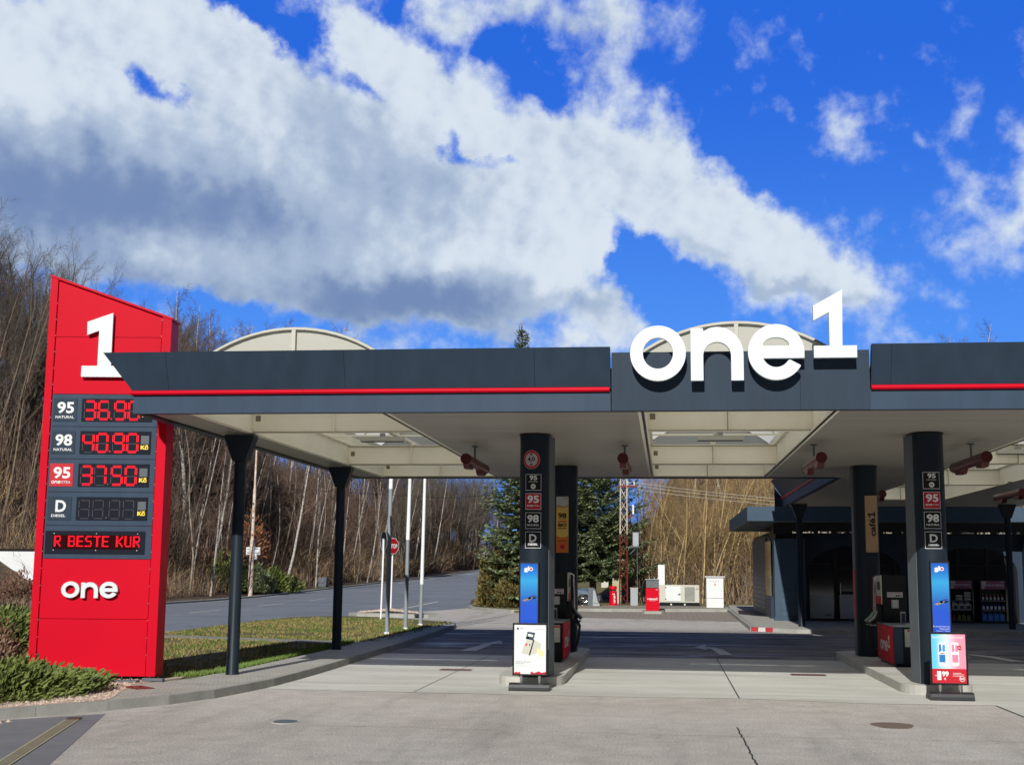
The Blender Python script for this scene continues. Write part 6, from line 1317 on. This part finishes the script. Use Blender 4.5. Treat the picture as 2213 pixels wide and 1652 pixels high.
bush('barberry_bush', 'low brown leafless shrub between the junipers at the left edge', 'shrub', -12.8, 21.5, .1, 1.2, 1.2, .6, 4500, .08, 'barberry')
bush('dry_bush', 'brownish arching dry bush behind the pylon beside the pale wall', 'shrub', -27.4, 54, .1, 2.0, 1.5, 1.35, 3600, .14, 'barberry')
bush('dry_bush', 'reddish brown low thicket bush at the roadside right of the pylon', 'shrub', -30.3, 84, .5, 3.2, 2.0, 2.3, 8000, .22, 'barberry')
bush('evergreen_shrub', 'dark green shrub left of the old white mast', 'shrub', -28.6, 82.5, .3, 1.5, 1.3, 2.2, 4500, .17, 'juniper', 'evergreen shrubs by the old mast')
bush('evergreen_shrub', 'dark green shrub just right of the old white mast', 'shrub', -27.3, 84.0, .2, 1.3, 1.3, 1.7, 4500, .16, 'needle', 'evergreen shrubs by the old mast')
bush('evergreen_shrub', 'yellow green spreading juniper right of the old white mast', 'shrub', -27.6, 88, .2, 2.2, 1.3, 1.4, 5000, .2, 'juniper', 'evergreen shrubs by the old mast', lean=.3)
bush('thuja', 'golden brown rounded thuja at the corner bed, leftmost', 'shrub', -8.35, 62.4, .1, .78, .75, 2.6, 6500, .14, 'thuja', 'golden thujas at the corner bed')
bush('thuja', 'lower golden brown thuja close to the left front column', 'shrub', -7.25, 61.6, .1, .85, .8, 1.6, 5000, .14, 'thuja', 'golden thujas at the corner bed')
bush('oak_sapling', 'sapling with orange brown dead leaves right of the old mast', 'shrub', -29.5, 90, 2.5, 1.3, 1.0, 3.0, 900, .2, 'leaf_orange')
# spruces
def spruce(cx, cy, h, r, seed, label, trunkvis=.6, zb=.1):
    random.seed(seed); o = thing('spruce_tree', label, 'tree', (cx, cy, zb), 'blue green spruces behind the pumps'); mb = MB(); mb.tube([(cx, cy, zb - .1), (cx, cy, zb + h * .5), (cx, cy, zb + h * .985)], [h * .018, h * .010, .012], 9); mb.build('trunk', 'bark_dark', o)
    B, F = MB(), MB(); z = zb + trunkvis
    while z < zb + h * .955:
        t = (z - zb) / h; R_ = r * (1 - t) ** .78 * (1 if t > .12 else .8); nb = 7 + int(random.random() * 3)
        for k in range(nb):
            a = random.uniform(0, 6.283); L = R_ * random.uniform(.62, 1.12) + .12 * (1 - t); dr = Vector((math.cos(a), math.sin(a), 0)); sag = -.30 + .62 * t
            pts = [Vector((cx, cy, z)) + dr * L * s_ + Vector((0, 0, L * (sag * s_ + .32 * s_ * s_))) for s_ in (0, .33, .66, 1)]
            B.tube(pts, [.03 * (1 - t) + .01, .02 * (1 - t) + .008, .012, .006], 3, 0, False, False)
            side = Vector((-dr.y, dr.x, 0)); nseg = max(3, int(L * 11))
            for j in range(nseg):
                s_ = (j + random.random()) / nseg; s_ = .10 + .92 * s_; q = Vector((cx, cy, z)) + dr * L * s_ + Vector((0, 0, L * (sag * s_ + .32 * s_ * s_)))
                for sg in (-1, 1):
                    tl = (.16 + .30 * L * (1 - s_) * random.uniform(.5, 1.1)); nn_ = max(2, int(tl / .10))
                    for w_ in range(nn_):
                        c0 = q + (side * sg * .9 + dr * .5).normalized() * tl * (w_ / nn_) + Vector((0, 0, -.10 * tl * (w_ / nn_) * 3 + random.uniform(-.03, .03)))
                        dd = (side * sg * random.uniform(.2, 1) + dr * random.uniform(.4, 1) + Vector((0, 0, random.uniform(-.5, .55)))).normalized(); l = random.uniform(.15, .29) * (1 - .45 * t); wv_ = dd.cross(Vector((random.gauss(0, .5), random.gauss(0, .5), 1))).normalized() * l * .24
                        F.add([c0 - wv_ * .6, c0 - wv_ + dd * l * .5, c0 + dd * l, c0 + wv_ + dd * l * .5, c0 + wv_ * .6], [(0, 1, 2, 3, 4)])
        z += .16 + .14 * (1 - t) * (h / 14)
    for k in range(5):
        B.tube([(cx + random.uniform(-.05, .05), cy, zb + h * .93), (cx + random.uniform(-.22, .22), cy + random.uniform(-.1, .1), zb + h * random.uniform(.97, 1.0))], [.02, .012], 4, 0, False)
    B.build('branch', 'bark_dark', o); F.build('foliage', 'needle', o); return o
spruce(-7.0, 62.6, 14.2, 2.35, 5, 'tall blue green spruce with its tip above the canopy, behind the left front column', .5)
spruce(-4.15, 74.5, 12.0, 4.4, 6, 'broad blue green spruce with bare lower trunk, right of the left pump columns', 1.5)
spruce(-6.6, 71, 10.5, 2.5, 8, 'spruce hidden mostly behind the left pump columns, between the other two', .8)
# grass tufts on the verge
from mathutils import noise as mn
mb = MB(); random.seed(31); k = 0
def in_verge(x, y): return -13.6 < x < -7.0 and 21 < y < 46 and not (x > -7.75 and y < 31.6) and not (30.3 < y - (x + 7.35) * -.32 < 31.8 and 0) and (y < 43.0 or x < -7.4 - (y - 43) * .9)
while k < 26000:
    x = random.uniform(-13.6, -6.9); y = 21 + 25 * random.random() ** 1.2
    if not in_verge(x, y): continue
    if abs((y - 30.9) + (x + 7.35) * .32) < .55: continue
    nv = mn.noise(Vector((x * .7, y * .45, 3))) + .5 * mn.noise(Vector((x * 2.3, y * 1.6, 8)))
    if nv < random.uniform(-.5, .05): k += .5; continue
    k += 1; h = random.uniform(.02, .07); a = random.uniform(0, 3.14); w = .008 + .0003 * y; dx, dy = math.cos(a) * w, math.sin(a) * w
    mb.add([(x - dx, y - dy, .098), (x + dx, y + dy, .098), (x + random.uniform(-.03, .03), y + random.uniform(-.03, .03), .10 + h)], [(0, 1, 2)], (0 if nv > random.uniform(.0, .35) else 1) if random.random() < .8 else 2)
for _ in range(5000):
    y = random.uniform(20.2, 31); x = -7.50 - abs(random.gauss(0, .12)) - (.5 * max(0, 21.5 - y)); h = random.uniform(.03, .11)
    mb.add([(x - .01, y, .10), (x + .01, y, .10), (x + random.uniform(-.03, .04), y + random.uniform(-.03, .03), .10 + h)], [(0, 1, 2)], 2)
mat('blade_a', lin(96, 106, 46), .9); mat('blade_b', lin(140, 124, 76), .9); mat('blade_c', lin(96, 118, 52), .9)
tag(mb.build('grass', ['blade_a', 'blade_b', 'blade_c']), 'short patchy winter grass on the verge between pylon and flagpoles', 'grass', kind='stuff')
# litter and dead leaves by the kerb, small stones on the asphalt
o = thing('stone_heap', 'few loose pale stones lying in the kerb gap at the lower left', 'stones', (-8.3, 15.2, 0)); mb = MB()
for _ in range(26): stone(mb, random.uniform(-8.45, -8.0), random.uniform(14.9, 15.35), .004, random.uniform(.02, .05))
mb.build('stone', 'pebble', o)
